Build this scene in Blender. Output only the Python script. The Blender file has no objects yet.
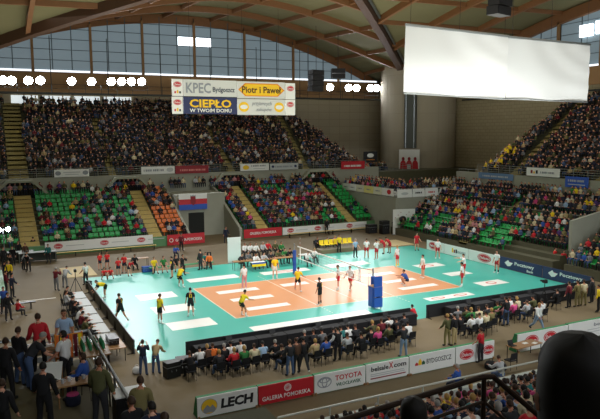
import bpy, bmesh, math, random
import numpy as np
from mathutils import Vector, Matrix
R = math.radians
rnd = random.Random(7)
C = bpy.context.scene.collection
SC = bpy.context.scene

# ---------------------------------------------------------------- materials
def lin(h):
    if not isinstance(h, str): return tuple(h)
    h = h.lstrip('#'); o = []
    for i in (0, 2, 4):
        c = int(h[i:i+2], 16) / 255
        o.append(c / 12.92 if c <= .04045 else ((c + .055) / 1.055) ** 2.4)
    return tuple(o)
MATS = {}
def mat(name, col, rough=.6, metal=0, var=0, scale=3, emit=None, es=1, bump=0, spec=.5, sheen=0):
    if name in MATS: return MATS[name]
    m = bpy.data.materials.new(name); m.use_nodes = True
    nt = m.node_tree; b = nt.nodes['Principled BSDF']
    c = lin(col) + (1,)
    b.inputs['Base Color'].default_value = c
    b.inputs['Roughness'].default_value = rough
    b.inputs['Metallic'].default_value = metal
    b.inputs['Specular IOR Level'].default_value = spec
    if var or bump:
        tc = nt.nodes.new('ShaderNodeTexCoord'); no = nt.nodes.new('ShaderNodeTexNoise')
        no.inputs['Scale'].default_value = scale; no.inputs['Detail'].default_value = 4
        nt.links.new(tc.outputs['Object'], no.inputs['Vector'])
        if var:
            mx = nt.nodes.new('ShaderNodeMix'); mx.data_type = 'RGBA'
            mx.inputs[6].default_value = tuple(x * (1 - var) for x in c[:3]) + (1,)
            mx.inputs[7].default_value = tuple(min(1, x * (1 + var)) for x in c[:3]) + (1,)
            nt.links.new(no.outputs['Fac'], mx.inputs[0]); nt.links.new(mx.outputs[2], b.inputs['Base Color'])
        if bump:
            bp = nt.nodes.new('ShaderNodeBump'); bp.inputs['Strength'].default_value = bump
            nt.links.new(no.outputs['Fac'], bp.inputs['Height']); nt.links.new(bp.outputs['Normal'], b.inputs['Normal'])
    if emit is not None:
        b.inputs['Emission Color'].default_value = lin(emit) + (1,)
        b.inputs['Emission Strength'].default_value = es
    MATS[name] = m
    return m
def brickmat(name, c1, c2, mortar, w, h, rough=.8, offset=0, ms=.02):
    m = mat(name, c1, rough); nt = m.node_tree; b = nt.nodes['Principled BSDF']
    tc = nt.nodes.new('ShaderNodeTexCoord'); br = nt.nodes.new('ShaderNodeTexBrick')
    sp = nt.nodes.new('ShaderNodeSeparateXYZ'); cb = nt.nodes.new('ShaderNodeCombineXYZ'); ad = nt.nodes.new('ShaderNodeMath')
    nt.links.new(tc.outputs['Object'], sp.inputs[0])
    nt.links.new(sp.outputs['X'], ad.inputs[0]); nt.links.new(sp.outputs['Y'], ad.inputs[1])
    nt.links.new(ad.outputs[0], cb.inputs['X']); nt.links.new(sp.outputs['Z'], cb.inputs['Y'])
    nt.links.new(cb.outputs[0], br.inputs['Vector'])
    br.offset = offset
    br.inputs['Color1'].default_value = lin(c1) + (1,); br.inputs['Color2'].default_value = lin(c2) + (1,); br.inputs['Mortar'].default_value = lin(mortar) + (1,)
    br.inputs['Scale'].default_value = 1; br.inputs['Mortar Size'].default_value = ms
    br.inputs['Brick Width'].default_value = w; br.inputs['Row Height'].default_value = h
    nt.links.new(br.outputs['Color'], b.inputs['Base Color'])
    return m

# ---------------------------------------------------------------- mesh builder
class MB:
    def __init__(s): s.v = []; s.f = []; s.m = []
    def add(s, vs, fs, mi=0, M=None):
        n = len(s.v)
        for p in vs: s.v.append(tuple(M @ Vector(p)) if M else tuple(p))
        for f in fs: s.f.append(tuple(i + n for i in f)); s.m.append(mi)
        return s
    def box(s, c, d, mi=0, M=None, rz=0):
        x, y, z = d[0]/2, d[1]/2, d[2]/2
        ca, sa = math.cos(rz), math.sin(rz)
        vs = [(c[0]+ca*a*x-sa*b*y, c[1]+sa*a*x+ca*b*y, c[2]+e*z) for a in (-1, 1) for b in (-1, 1) for e in (-1, 1)]
        return s.add(vs, [(0,1,3,2),(4,6,7,5),(0,4,5,1),(2,3,7,6),(0,2,6,4),(1,5,7,3)], mi, M)
    def b2(s, x0, x1, y0, y1, z0, z1, mi=0):
        return s.box(((x0+x1)/2, (y0+y1)/2, (z0+z1)/2), (abs(x1-x0), abs(y1-y0), abs(z1-z0)), mi)
    def tube(s, pts, r, n=8, mi=0, cap=True):
        pts = [Vector(p) for p in pts]; rs = r if isinstance(r, (list, tuple)) else [r]*len(pts)
        rings = []
        for i, p in enumerate(pts):
            d = (pts[min(i+1, len(pts)-1)] - pts[max(i-1, 0)]).normalized()
            u = d.cross(Vector((0, 0, 1)))
            if u.length < 1e-3: u = Vector((1, 0, 0))
            u.normalize(); w = d.cross(u)
            rings.append([p + (u*math.cos(2*math.pi*k/n) + w*math.sin(2*math.pi*k/n))*rs[i] for k in range(n)])
        vs = [q for g in rings for q in g]; fs = []
        for i in range(len(pts)-1):
            for k in range(n):
                a = i*n+k; b = i*n+(k+1) % n
                fs.append((a, b, b+n, a+n))
        if cap: fs.append(tuple(range(n-1, -1, -1))); fs.append(tuple(range((len(pts)-1)*n, len(pts)*n)))
        return s.add(vs, fs, mi)
    def lathe(s, prof, n=12, mi=0, M=None):
        vs = []; fs = []
        for r, z in prof:
            for k in range(n): vs.append((r*math.cos(2*math.pi*k/n), r*math.sin(2*math.pi*k/n), z))
        for i in range(len(prof)-1):
            for k in range(n):
                a = i*n+k; b = i*n+(k+1) % n; fs.append((a, b, b+n, a+n))
        fs.append(tuple(range(n-1, -1, -1))); fs.append(tuple(range((len(prof)-1)*n, len(prof)*n)))
        return s.add(vs, fs, mi, M)
    def prism(s, poly, a, b, axis='y', mi=0, M=None):
        # polygon in (p,q) extruded along axis from a to b
        def P(p, q, t):
            return {'y': (p, t, q), 'x': (t, p, q), 'z': (p, q, t)}[axis]
        n = len(poly)
        vs = [P(p, q, a) for p, q in poly] + [P(p, q, b) for p, q in poly]
        fs = [tuple(range(n)), tuple(range(2*n-1, n-1, -1))] + [(i, i+n, (i+1) % n+n, (i+1) % n) for i in range(n)]
        return s.add(vs, fs, mi, M)
    def sphere(s, c, r, n=12, k=8, mi=0):
        rx, ry, rz = r if isinstance(r, (tuple, list)) else (r, r, r)
        prof = [(math.sin(math.pi*i/k), -math.cos(math.pi*i/k)) for i in range(k+1)]
        vs = []; fs = []
        for a, z in prof:
            for j in range(n): vs.append((c[0]+rx*a*math.cos(2*math.pi*j/n), c[1]+ry*a*math.sin(2*math.pi*j/n), c[2]+rz*z))
        for i in range(k):
            for j in range(n):
                a = i*n+j; b = i*n+(j+1) % n; fs.append((a, b, b+n, a+n))
        return s.add(vs, fs, mi)
    def mesh(s, name, mats):
        me = bpy.data.meshes.new(name); me.from_pydata(s.v, [], s.f)
        for m in (mats if isinstance(mats, (list, tuple)) else [mats]): me.materials.append(m)
        if any(s.m): me.polygons.foreach_set('material_index', s.m)
        bm = bmesh.new(); bm.from_mesh(me); bmesh.ops.recalc_face_normals(bm, faces=bm.faces); bm.to_mesh(me); bm.free()
        return me
    def build(s, name, mats, parent=None, loc=None, rz=0, smooth=False):
        me = s.mesh(name, mats)
        if smooth: me.polygons.foreach_set('use_smooth', [True]*len(me.polygons))
        o = bpy.data.objects.new(name, me); C.objects.link(o)
        if loc is not None: o.location = loc
        o.rotation_euler.z = rz
        if parent: o.parent = parent
        return o
def tag(o, label=None, cat=None, group=None, kind=None):
    if label: o['label'] = label
    if cat: o['category'] = cat
    if group: o['group'] = group
    if kind: o['kind'] = kind
    return o
def empty(name, label, cat, loc=(0, 0, 0), rz=0, group=None):
    o = bpy.data.objects.new(name, None); C.objects.link(o); o.empty_display_size = .2
    o.location = loc; o.rotation_euler.z = rz
    return tag(o, label, cat, group)
def struct(o): o['kind'] = 'structure'; return o
def copy_tree(o, parent=None):
    c = o.copy(); C.objects.link(c); c.parent = parent
    for ch in o.children: copy_tree(ch, c)
    return c

# ---------------------------------------------------------------- lettering
FC = {}
def text_mesh(body, w, h, bold=0, shear=0):
    k = (body, bold, shear)
    if k not in FC:
        cu = bpy.data.curves.new('lettering', 'FONT'); cu.body = body; cu.extrude = .004; cu.offset = bold; cu.shear = shear; cu.resolution_u = 2
        o = bpy.data.objects.new('lettering', cu); C.objects.link(o)
        dg = bpy.context.evaluated_depsgraph_get()
        me = bpy.data.meshes.new_from_object(o.evaluated_get(dg))
        bpy.data.objects.remove(o); FC[k] = me
    me = FC[k].copy()
    co = np.empty(len(me.vertices)*3, np.float32); me.vertices.foreach_get('co', co); co = co.reshape(-1, 3)
    lo, hi = co.min(0), co.max(0); s = hi - lo
    out = np.empty_like(co)
    out[:, 0] = (co[:, 0]-lo[0])/max(s[0], 1e-6)*w - w/2
    out[:, 2] = (co[:, 1]-lo[1])/max(s[1], 1e-6)*h - h/2
    out[:, 1] = -co[:, 2]
    me.vertices.foreach_set('co', out.ravel()); me.update()
    return me
def lettering(body, cx, cz, w, h, m, parent, y=-.03, bold=.01, shear=0, ry=0, name='lettering'):
    me = text_mesh(body, w, h, bold, shear); me.materials.clear(); me.materials.append(m)
    o = bpy.data.objects.new(name, me); C.objects.link(o); o.parent = parent; o.location = (cx, y, cz); o.rotation_euler.y = ry
    return o
def disc(cx, cz, rx, rz, m, parent, y=-.033, n=28, name='emblem', inner=None):
    b = MB()
    o_ = [(cx+rx*math.cos(2*math.pi*i/n), cz+rz*math.sin(2*math.pi*i/n)) for i in range(n)]
    if inner:
        i_ = [(cx+inner*rx*math.cos(2*math.pi*i/n), cz+inner*rz*math.sin(2*math.pi*i/n)) for i in range(n)]
        for i in range(n):
            j = (i+1) % n; b.prism([o_[i], o_[j], i_[j], i_[i]], y, y+.01)
    else: b.prism(o_, y, y+.012)
    return b.build(name, m, parent)
def patch(poly, m, parent, y=-.033, name='emblem'):
    return MB().prism(poly, y, y+.012).build(name, m, parent)
def rect(x0, x1, z0, z1): return [(x0, z0), (x1, z0), (x1, z1), (x0, z1)]

# palette
W = mat('board_white', '#e6e8e4', .5); RED = mat('board_red', '#c0202c', .5); BLK = mat('print_black', '#15161a', .6)
NAVY = mat('board_navy', '#26305a', .5); GRN = mat('board_green', '#2f8a54', .7); YEL = mat('print_yellow', '#f0c21e', .6)
ORG = mat('print_orange', '#e08a1c', .6); GRY = mat('print_grey', '#8f949a', .6); PALE = mat('print_pale_grey', '#b9bdbd', .6)
DRED = mat('print_dark_red', '#8e1c26', .6); DGRN = mat('print_dark_green', '#1f5a3a', .6); BLU = mat('print_blue', '#2a57b8', .6)
STEEL = mat('steel', '#9aa0a2', .35, .8); DARKM = mat('dark_metal', '#2b2420', .45, .5); WOOD = mat('wood_top', '#9a7248', .5, var=.15, scale=6)
BLACKP = mat('black_plastic', '#141416', .5); CLOTHB = mat('black_cloth', '#17171b', .9); GREYT = mat('grey_table', '#8a8f88', .6)
WHITEP = mat('white_plastic', '#dfe2e0', .45); PAPER = mat('paper', '#e8e8e2', .8); BEIGE = mat('beige_mat', '#cdb98a', .8, var=.05)
CONC = mat('concrete', '#98998a', .85, var=.08, scale=1.2); CONCD = mat('concrete_dark', '#55543f', .9, var=.1, scale=1)
STEPY = mat('step_yellow', '#bda866', .85, var=.1, scale=2); TAUPE = mat('wall_taupe', '#a89c84', .9, var=.05)
GSEAT = mat('green_seat', '#1fa04c', .45); OSEAT = mat('orange_seat', '#d8701e', .45); YSEAT = mat('yellow_seat', '#f2d420', .45)
# ---------------------------------------------------------------- the hall
# floor
fm = mat('hall_floor', '#7a6c54', .75, var=.12, scale=.6, bump=.02, spec=.2)
struct(MB().b2(-60, 60, -60, 60, -.3, 0).build('floor', fm))
# roof : four shallow barrel patches meeting on two diagonal arches
def GZ(x): return 28.4 - .0076*(x-4)**2            # arch over the far wall, roof skin
def GR(y): return 28.3 - .0044*y*y                 # arch over the side walls
def DL(s):                                          # left diagonal : plan point and height
    x = 2 - 38*s; y = 6 + 38*s; z = 25.6 - 7.33*s - 3.66*s*s
    return Vector((x, y, z))
def DR(s):
    return Vector((2 + 38.5*s, 6*(1-s) + 46.5*s, 27.05 - 3.66*s - 4.1*s*s - 1.45*max(0, 1-s/.28)**2))
ROOF = mat('roof_board', '#6e6a4a', .9, var=.08, scale=.4)
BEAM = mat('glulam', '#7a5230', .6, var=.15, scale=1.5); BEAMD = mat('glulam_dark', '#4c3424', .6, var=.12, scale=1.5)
def ruled(name, A, B, n=24, t=.3):
    b = MB(); vs = []
    for i in range(n+1):
        s = i/n; p, q = A(s), B(s)
        vs += [tuple(p), tuple(q), (p[0], p[1], p[2]+t), (q[0], q[1], q[2]+t)]
    fs = []
    for i in range(n):
        k = 4*i; fs += [(k, k+1, k+5, k+4), (k+2, k+6, k+7, k+3), (k, k+4, k+6, k+2), (k+1, k+3, k+7, k+5)]
    b.add(vs, fs); return struct(b.build(name, ROOF, smooth=False))
XL, XR, YF = -36., 40.5, 52.5
def farA(s):
    x = XL + (XR-XL)*s; return Vector((x, YF, GZ(x)))
def farB(s):
    x = XL + (XR-XL)*s
    p = DR((x-2)/38.5) if x > 2 else DL((2-x)/38)
    return p + Vector((0, 0, .9))
ruled('ceiling_far', farA, farB, 40)
def rgtA(s):
    y = -50 + 102.5*s; return Vector((46.5, y, GR(y)))
def rgtB(s):
    y = -50 + 102.5*s
    if y > 6: p = DR((y-6)/40.5)
    else: p = Vector((2 + 38.5*(6-y)/56, y, 25.6 - 4*((6-y)/56)**2))
    return p + Vector((0, 0, .9))
ruled('ceiling_right', rgtA, rgtB, 40)
def lftA(s):
    y = -50 + 102.5*s; return Vector((-46, y, GR(y)-4))
def lftB(s):
    y = -50 + 102.5*s
    if y > 6: p = DL((y-6)/38)
    else: p = Vector((2 - 38*(6-y)/56, y, 25.6 - 4*((6-y)/56)**2))
    return p + Vector((0, 0, .9))
ruled('ceiling_left', lftA, lftB, 40)
def nrA(s):
    x = -46 + 92*s; return Vector((x, -50, GZ(x)))
def nrB(s):
    x = -46 + 92*s; t = min(1, abs(x-2)/40)
    return Vector((2 + (38.5 if x > 2 else -38)*t, 6-56*t, 25.6 - 4*t*t + .9))
ruled('ceiling_near', nrA, nrB, 40)
def beam(name, pts, w, d, m, n=None):
    # pts: lower edge centre line; rectangular section w x d (d upward)
    b = MB(); vs = []; fs = []
    for i, p in enumerate(pts):
        t = (pts[min(i+1, len(pts)-1)] - pts[max(i-1, 0)]); t.z = 0; t.normalize()
        sx = Vector((-t.y, t.x, 0))*w/2
        vs += [tuple(p-sx), tuple(p+sx), tuple(p+sx+Vector((0, 0, d))), tuple(p-sx+Vector((0, 0, d)))]
    for i in range(len(pts)-1):
        k = 4*i
        for a, c in ((0, 1), (1, 2), (2, 3), (3, 0)): fs.append((k+a, k+c, k+c+4, k+a+4))
    fs += [(0, 1, 2, 3), (len(vs)-1, len(vs)-2, len(vs)-3, len(vs)-4)]
    b.add(vs, fs); return struct(b.build(name, m))
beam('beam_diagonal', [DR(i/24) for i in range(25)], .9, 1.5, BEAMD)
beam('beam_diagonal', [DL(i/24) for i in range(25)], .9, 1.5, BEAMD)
DUCT = mat('duct_grey', '#6d7472', .4, .6)
for D, sx in ((DR, 1), (DL, 1)):                    # pale service pipe clipped along each arch
    pp = [D(i/20) + Vector((sx*.62, -.4 if sx > 0 else .2, .75)) for i in range(21)]
    struct(MB().tube(pp, .16, 8).build('trim_pipe', DUCT))
beam('beam_far_arch', [Vector((x, YF-2.2, GZ(x)-1.35)) for x in np.linspace(XL, XR, 40)], .6, 1.25, BEAM)
beam('beam_right_arch', [Vector((44.6, y, GR(y)-1.5)) for y in np.linspace(-30, 50, 40)], .6, 1.35, BEAM)
def roofz_far(x, y):
    B = farB((x-XL)/(XR-XL)); A = farA((x-XL)/(XR-XL)); t = (y-B.y)/(A.y-B.y); return B.z + (A.z-B.z)*t
for y in (41, 31.5, 22.5, 14):
    xs = [x for x in np.linspace(XL, XR, 61) if y > farB((x-XL)/(XR-XL)).y - .2]
    if len(xs) > 2: beam('beam_rib', [Vector((x, y, roofz_far(x, y)-.75)) for x in xs], .4, .75, BEAM)
for x in (-28, -22.5, -17, -11.5, -5, 1.5, 8.4, 15.3, 22.2, 29.1, 34.5):
    s = (x-XL)/(XR-XL); A, B = farA(s), farB(s)
    beam('beam_purlin', [A + (B-A)*t - Vector((0, 0, .5)) for t in (.03, .35, .65, 1)], .3, .5, BEAM)
for y in (40, 33, 26, 19, 12, 5, -3, -10):
    s = (y+50)/102.5; A, B = rgtA(s), rgtB(s)
    beam('beam_purlin', [A + (B-A)*t - Vector((0, 0, .5)) for t in (0, .35, .65, 1)], .3, .5, BEAM)
for xx in (37, 29, 21, 13):
    P = []
    for y in np.linspace(-30, 50, 50):
        s = (y+50)/102.5; A, B = rgtA(s), rgtB(s)
        if B.x < xx: t = (xx-B.x)/(A.x-B.x); P.append(Vector((xx, y, B.z+(A.z-B.z)*t-.75)))
    if len(P) > 2: beam('beam_rib', P, .4, .75, BEAM)
for y in (40, 30, 20, 10, 0):
    s = (y+50)/102.5; A, B = lftA(s), lftB(s)
    beam('beam_purlin', [A + (B-A)*t - Vector((0, 0, .5)) for t in (0, .5, 1)], .3, .5, BEAM)
for xx in (-34, -26, -18, -10):
    P = []
    for y in np.linspace(-20, 50, 50):
        s = (y+50)/102.5; A, B = lftA(s), lftB(s)
        if B.x > xx: t = (xx-B.x)/(A.x-B.x); P.append(Vector((xx, y, B.z+(A.z-B.z)*t-.75)))
    if len(P) > 2: beam('beam_rib', P, .4, .75, BEAM)
# back walls
PANEL = brickmat('wall_panels', '#a99f88', '#a49a83', '#8d8470', 1.9, 1.15, .9, 0, .025)
FASC = mat('wood_fascia', '#a58058', .7, var=.08, scale=.8)
BLOCKW = brickmat('wall_blocks', '#b3a788', '#ada182', '#948a6e', .95, .48, .9, .5, .03)
struct(MB().b2(-46, 42, 50, 50.4, 0, 17.2).build('wall_far', PANEL))
struct(MB().b2(-46, 40, 49.7, 50.4, 17.2, 19.75).build('trim_fascia_far', FASC))
struct(MB().b2(44.7, 45.1, -45, 42, 0, 17.2).build('wall_right', BLOCKW))
struct(MB().b2(44.4, 45.1, -45, 40, 17.2, 19.4).build('trim_fascia_right', FASC))
struct(MB().b2(-46.4, -46, -50, 50, 0, 30).build('wall_left', CONCD))
struct(MB().b2(-46, 46, -50.4, -50, 0, 30).build('wall_near', CONCD))
# glazing above the fascia
GLZ = mat('window_glazing', '#5f7078', .5, emit='#74828a', es=.58, var=.05, scale=.5)
MUL = mat('window_mullion', '#46545a', .6); COLW = mat('wood_column', '#8a6740', .6)
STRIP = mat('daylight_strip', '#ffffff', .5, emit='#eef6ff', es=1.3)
xs = [-36, -29.5, -22.9, -15.8, -8.5, -1.6, 5.8, 13.5, 21.5, 29.5, 37]
for i in range(len(xs)-1):
    x0, x1 = xs[i], xs[i+1]; b = MB()
    nx = 6; X = np.linspace(x0, x1, nx+1)
    top = [GZ(x)-.4 for x in X]
    for k in range(nx):
        b.add([(X[k], 50.1, 20.1), (X[k+1], 50.1, 20.1), (X[k+1], 50.1, top[k+1]), (X[k], 50.1, top[k]),
               (X[k], 50.3, 20.1), (X[k+1], 50.3, 20.1), (X[k+1], 50.3, top[k+1]), (X[k], 50.3, top[k])],
              [(0, 1, 2, 3), (4, 7, 6, 5), (0, 4, 5, 1), (3, 2, 6, 7)])
    o = struct(b.build('window_%d' % (i+1), GLZ))
    m = MB()
    for k in range(0, nx+1, 2): m.b2(X[k]-.05, X[k]+.05, 49.98, 50.1, 20.1, min(top[k], top[max(k-1,0)]))
    for z in np.arange(21.4, max(top), 1.35):
        ok = [x for x, t in zip(X, top) if t > z]
        if len(ok) > 1: m.b2(ok[0], ok[-1], 50.0, 50.1, z-.035, z+.035)
    m.build('window_frame', MUL, o)
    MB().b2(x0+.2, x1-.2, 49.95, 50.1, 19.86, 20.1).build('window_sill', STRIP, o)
    struct(MB().b2(x1-.16, x1+.16, 49.7, 50.0, 19.75, GZ(x1)-1).build('column_timber', COLW))
BRT = mat('open_pane', '#ffffff', .5, emit='#f4fbff', es=4)
o = struct(MB().b2(3.5, 5.6, 49.9, 50.05, 24.15, 25.3).build('window_pane_bright', BRT))
o = struct(MB().b2(6.15, 8.3, 49.9, 50.05, 24.15, 25.3).build('window_pane_bright', BRT))
ys = [48, 41, 33.5, 26, 19.5, 13, 5.5, -2]
for i in range(len(ys)-1):
    y1, y0 = ys[i], ys[i+1]; b = MB(); Y = np.linspace(y0, y1, 5); top = [GR(y)-.6 for y in Y]
    for k in range(4):
        b.add([(44.9, Y[k], 19.6), (44.9, Y[k+1], 19.6), (44.9, Y[k+1], top[k+1]), (44.9, Y[k], top[k]),
               (45.1, Y[k], 19.6), (45.1, Y[k+1], 19.6), (45.1, Y[k+1], top[k+1]), (45.1, Y[k], top[k])],
              [(0, 1, 2, 3), (4, 7, 6, 5), (0, 4, 5, 1), (3, 2, 6, 7)])
    o = struct(b.build('window_%d' % (20+i), GLZ)); m = MB()
    for k in range(0, 5, 2): m.b2(44.8, 44.9, Y[k]-.05, Y[k]+.05, 19.6, top[k])
    for z in np.arange(21, max(top), 1.35): m.b2(44.82, 44.9, y0, y1, z-.035, z+.035)
    m.build('window_frame', MUL, o)
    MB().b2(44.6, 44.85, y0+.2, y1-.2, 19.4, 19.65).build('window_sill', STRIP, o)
    struct(MB().b2(44.3, 44.6, y0-.16, y0+.16, 19.4, GR(y0)-1.2).build('column_timber', COLW))
struct(MB().b2(44.5, 44.8, 14.5, 16.3, 23.1, 24.5).build('window_pane_bright', BRT))
struct(MB().b2(44.5, 44.8, 12.4, 14.0, 23.2, 24.7).build('window_pane_bright', BRT))
# lit opening behind the topmost far rows
LITW = mat('lit_glass', '#e8f0f0', .5, emit='#dfe9ec', es=.8)
for x0, x1 in ((-18.6, -15.4), (-14.9, -11.4), (-10.9, -7.6), (-7.1, -3.4)):
    struct(MB().b2(x0, x1, 49.85, 50, 15.7, 16.75).build('window_low_pane', LITW))
# drum in the far right corner
DRUM = brickmat('drum_panels', '#aba28e', '#a79e8a', '#958d7b', 2.2, 2.9, .9, 0, .015)
DC = (40.2, 43.2)
prof = [(5.9, 0), (5.9, 23)]
struct(MB().lathe(prof, 48, 0, Matrix.Translation((DC[0], DC[1], 0))).build('wall_drum', DRUM, smooth=False))
dv = Vector((-.737, -.70, 0)).normalized(); dt = Vector((-dv.y, dv.x, 0))
ang = math.atan2(dt.y, dt.x)
pc = Vector((DC[0], DC[1], 0)) + dv*6.2
struct(MB().box((pc.x, pc.y, 13.6), (1.75, 1.0, 8.6), 0, None, ang).build('column_drum', mat('column_grey', '#4e534f', .6)))
for s in (-.62, .62):
    q = pc + dt*s + dv*.55
    struct(MB().tube([(q.x, q.y, 9.3), (q.x, q.y, 18.5)], .09, 8).build('column_pipe', STEEL))

# ------------------------------------------------ stands
SEATROWS_FAR = [(24.9+.85*k, 1.0+.38*k) for k in range(11)]
def terrace(rows, depth, lo, hi, end_fn=None, axis='y', base=0.0, m=None, name='floor_stand', back=None):
    b = MB()
    for k, (d, z) in enumerate(rows):
        e = end_fn(k) if end_fn else (lo, hi)
        if axis == 'y': b.b2(e[0], e[1], d-.25, d+depth-.25, base if k < 40 else 0, z)
        elif axis == 'x': b.b2(d-.25, d+depth-.25, e[0], e[1], base, z)
        else: b.b2(e[0], e[1], d+.25, d-depth+.25, base, z)
    return struct(b.build(name, m or CONCD))
R11 = SEATROWS_FAR
terrace(R11, .85, -34, -6.2, name='floor_far_stand')
terrace(R11[4:], .85, -6.2, -3.3, base=0, name='floor_far_stand')
terrace(R11[:4], .85, -6.2, -3.3, name='floor_far_stand')
terrace(R11, .85, 2.6, 20.0, name='floor_far_stand')
# passage between the blocks, with the sloping flank wall
struct(MB().b2(-3.2, 2.6, 29.4, 34, 0, 4.8).build('wall_passage_back', CONC))
struct(MB().prism([(24.4, 0), (34.2, 0), (34.2, 5.3), (32.6, 5.0), (24.4, 1.2)], 2.45, 2.75, 'x').build('wall_passage_side', CONC))
struct(MB().prism([(24.4, 0), (34.2, 0), (34.2, 5.3), (32.6, 5.0), (24.4, 1.2)], -3.4, -3.15, 'x').build('wall_passage_side', CONC))
struct(MB().b2(-1.8, 0, 29.3, 29.42, 0, 2.7).build('door_1', mat('dark_opening', '#1c1e1b', .9)))
# wall behind the lower far stand, parapet and deck of the upper one
struct(MB().b2(-36, 27, 34.25, 34.7, 0, 6.95).build('wall_far_parapet', CONC))
rowsU = [(35.0+.85*k, 6.9+.5*k) for k in range(18)]
def fend(k): return (-36, 24.9 - .4*(k*.85))
terrace(rowsU, .85, 0, 0, fend, 'y', 3, name='floor_far_upper_stand')
HOOD = mat('hood_concrete', '#9a9c8a', .8)
DARKO = mat('dark_opening', '#1c1e1b', .9)
for cx in (-19, -7.6, 5.2, 17.1):                    # hooded gateways at the top of the stairs
    struct(MB().prism([(cx-1.9, 4.8), (cx-1.9, 5.7), (cx-1.1, 6.5), (cx+1.1, 6.5), (cx+1.9, 5.7), (cx+1.9, 4.8)], 34.1, 34.26).build('door_opening', DARKO))
    o_ = [(cx-2.9, 5.3), (cx-1.35, 6.8), (cx+1.35, 6.8), (cx+2.9, 5.3)]; i_ = [(cx-2.5, 5.3), (cx-1.2, 6.55), (cx+1.2, 6.55), (cx+2.5, 5.3)]
    b = MB()
    for k in range(3): b.prism([o_[k], o_[k+1], i_[k+1], i_[k]], 33.5, 34.25)
    struct(b.build('trim_gateway_hood', HOOD))
# stairs of the lower far stand
def stairs(x0, x1, rows, name='floor_steps', m=STEPY, ax='y', slant=0.0):
    b = MB()
    for k, (d, z) in enumerate(rows):
        dx = slant*k
        for h in range(4):
            zz = z + .095*h - .1; dd = d - .25 + .2125*h
            if ax == 'y': b.b2(x0+dx, x1+dx, dd, d+.6, z-.2, zz+.14)
            else: b.b2(dd, d+.6, x0+dx, x1+dx, z-.2, zz+.14)
    return struct(b.build(name, m))
for x0, x1 in ((-19.7, -18.0), (-7.4, -6.1), (4.7, 6.0), (16.4, 17.6)): stairs(x0, x1, R11)
STEPD = mat('step_khaki', '#a2955f', .9, var=.1, scale=2)
for x0, x1, sl in ((-20.0, -18.0, .02), (-9.4, -8.6, 0), (5.0, 6.0, 0), (15.5, 16.5, .12)): stairs(x0, x1, rowsU, m=STEPD, slant=sl)
# sloping flank of the far upper stand
struct(MB().add([(25.3, 34.8, 3), (18.8, 49.0, 3), (18.8, 49.0, 15.3), (25.3, 34.8, 7.0), (25.6, 34.9, 3), (19.1, 49.1, 3), (19.1, 49.1, 15.3), (25.6, 34.9, 7.0)],
    [(0, 1, 2, 3), (4, 7, 6, 5), (3, 2, 6, 7), (0, 3, 7, 4), (1, 5, 6, 2)]).build('wall_stand_flank', TAUPE))
# walkway deck beside the flank, towards the corner
struct(MB().b2(25.3, 44.7, 34.7, 50, 0, 6.2).build('floor_corner_walkway', CONCD))
# corner block with the balcony
struct(MB().b2(20, 44.7, 20, 34.7, 0, 4.1).build('wall_corner_block', CONC))
# right stand
ROWR = [(19.6+.85*k, .8+.38*k) for k in range(11)]
b = MB()
for k, (d, z) in enumerate(ROWR): b.b2(d-.25, d+.6, -3.6, 20, 0, z)
struct(b.build('floor_right_stand', CONCD))
b = MB()
for k, (d, z) in enumerate(ROWR): b.b2(d-.25, d+.6, -30, -4.8, 0, z)
struct(b.build('floor_right_stand', CONCD))
struct(MB().prism([(21.2, 0), (29, 0), (29, 5.2), (26, 4.9), (21.2, 4.1)], -3.85, -3.55, 'y').build('wall_right_passage', CONC))
struct(MB().b2(28.8, 29.4, -45, 20, 0, 6.9).build('wall_right_parapet', CONC))
struct(MB().b2(28.6, 28.8, -2.4, -1.0, 1.5, 3.4).build('door_2', DARKO))
rowsRU = [(29.7+.85*k, 6.9+.5*k) for k in range(18)]
terrace(rowsRU, .85, -45, 16.2, None, 'x', 3, name='floor_right_upper_stand')
stairs(10.6, 12.0, rowsRU, m=STEPD, ax='x', slant=.2)
stairs(-.6, .9, rowsRU, m=STEPD, ax='x', slant=0)
stairs(7.0, 8.2, ROWR, ax='x', m=STEPD)
struct(MB().prism([(29.2, 3), (44.7, 3), (44.7, 15.6), (29.2, 7.0)], 16.2, 16.45, 'y').build('wall_stand_flank', TAUPE))
struct(MB().b2(29, 44.7, 16.5, 20, 0, 6.2).build('floor_corner_walkway', CONCD))
# near left corner block with the souvenir balcony
struct(MB().b2(-46, -20, -50, -20, 0, 4.1).build('wall_near_corner_block', CONC))
struct(MB().b2(-46, -20.1, -50, -20.1, 4.1, 4.13).build('floor_balcony', mat('balcony_floor', '#6a6248', .8, var=.1)))
struct(MB().b2(-20, -16.4, -37, -26.3, 0, 4.1).build('floor_landing', CONCD))
# upper near stand under the camera
b = MB()
for k in range(12): b.b2(-32, -14, -35.6-.85*k, -36.45-.85*k, 3, (8.31 if k == 3 else 6.72+.48*k))
struct(b.build('floor_near_upper_stand', CONCD))
# near stand (towards the camera)
ROWN = [(-22.5-.85*k, .2+.37*k) for k in range(30)]
b = MB()
for k, (d, z) in enumerate(ROWN): b.b2(-13.4 if d > -26 else -16.4, 20, d+.25, d-.6, 0, z)
struct(b.build('floor_near_stand', mat('near_terrace', '#4c4634', .9, var=.1)))
struct(MB().b2(-13.8, 20, -21.25, -21.05, 0, .72).build('wall_near_front', mat('near_front', '#b9bfb6', .6)))
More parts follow.
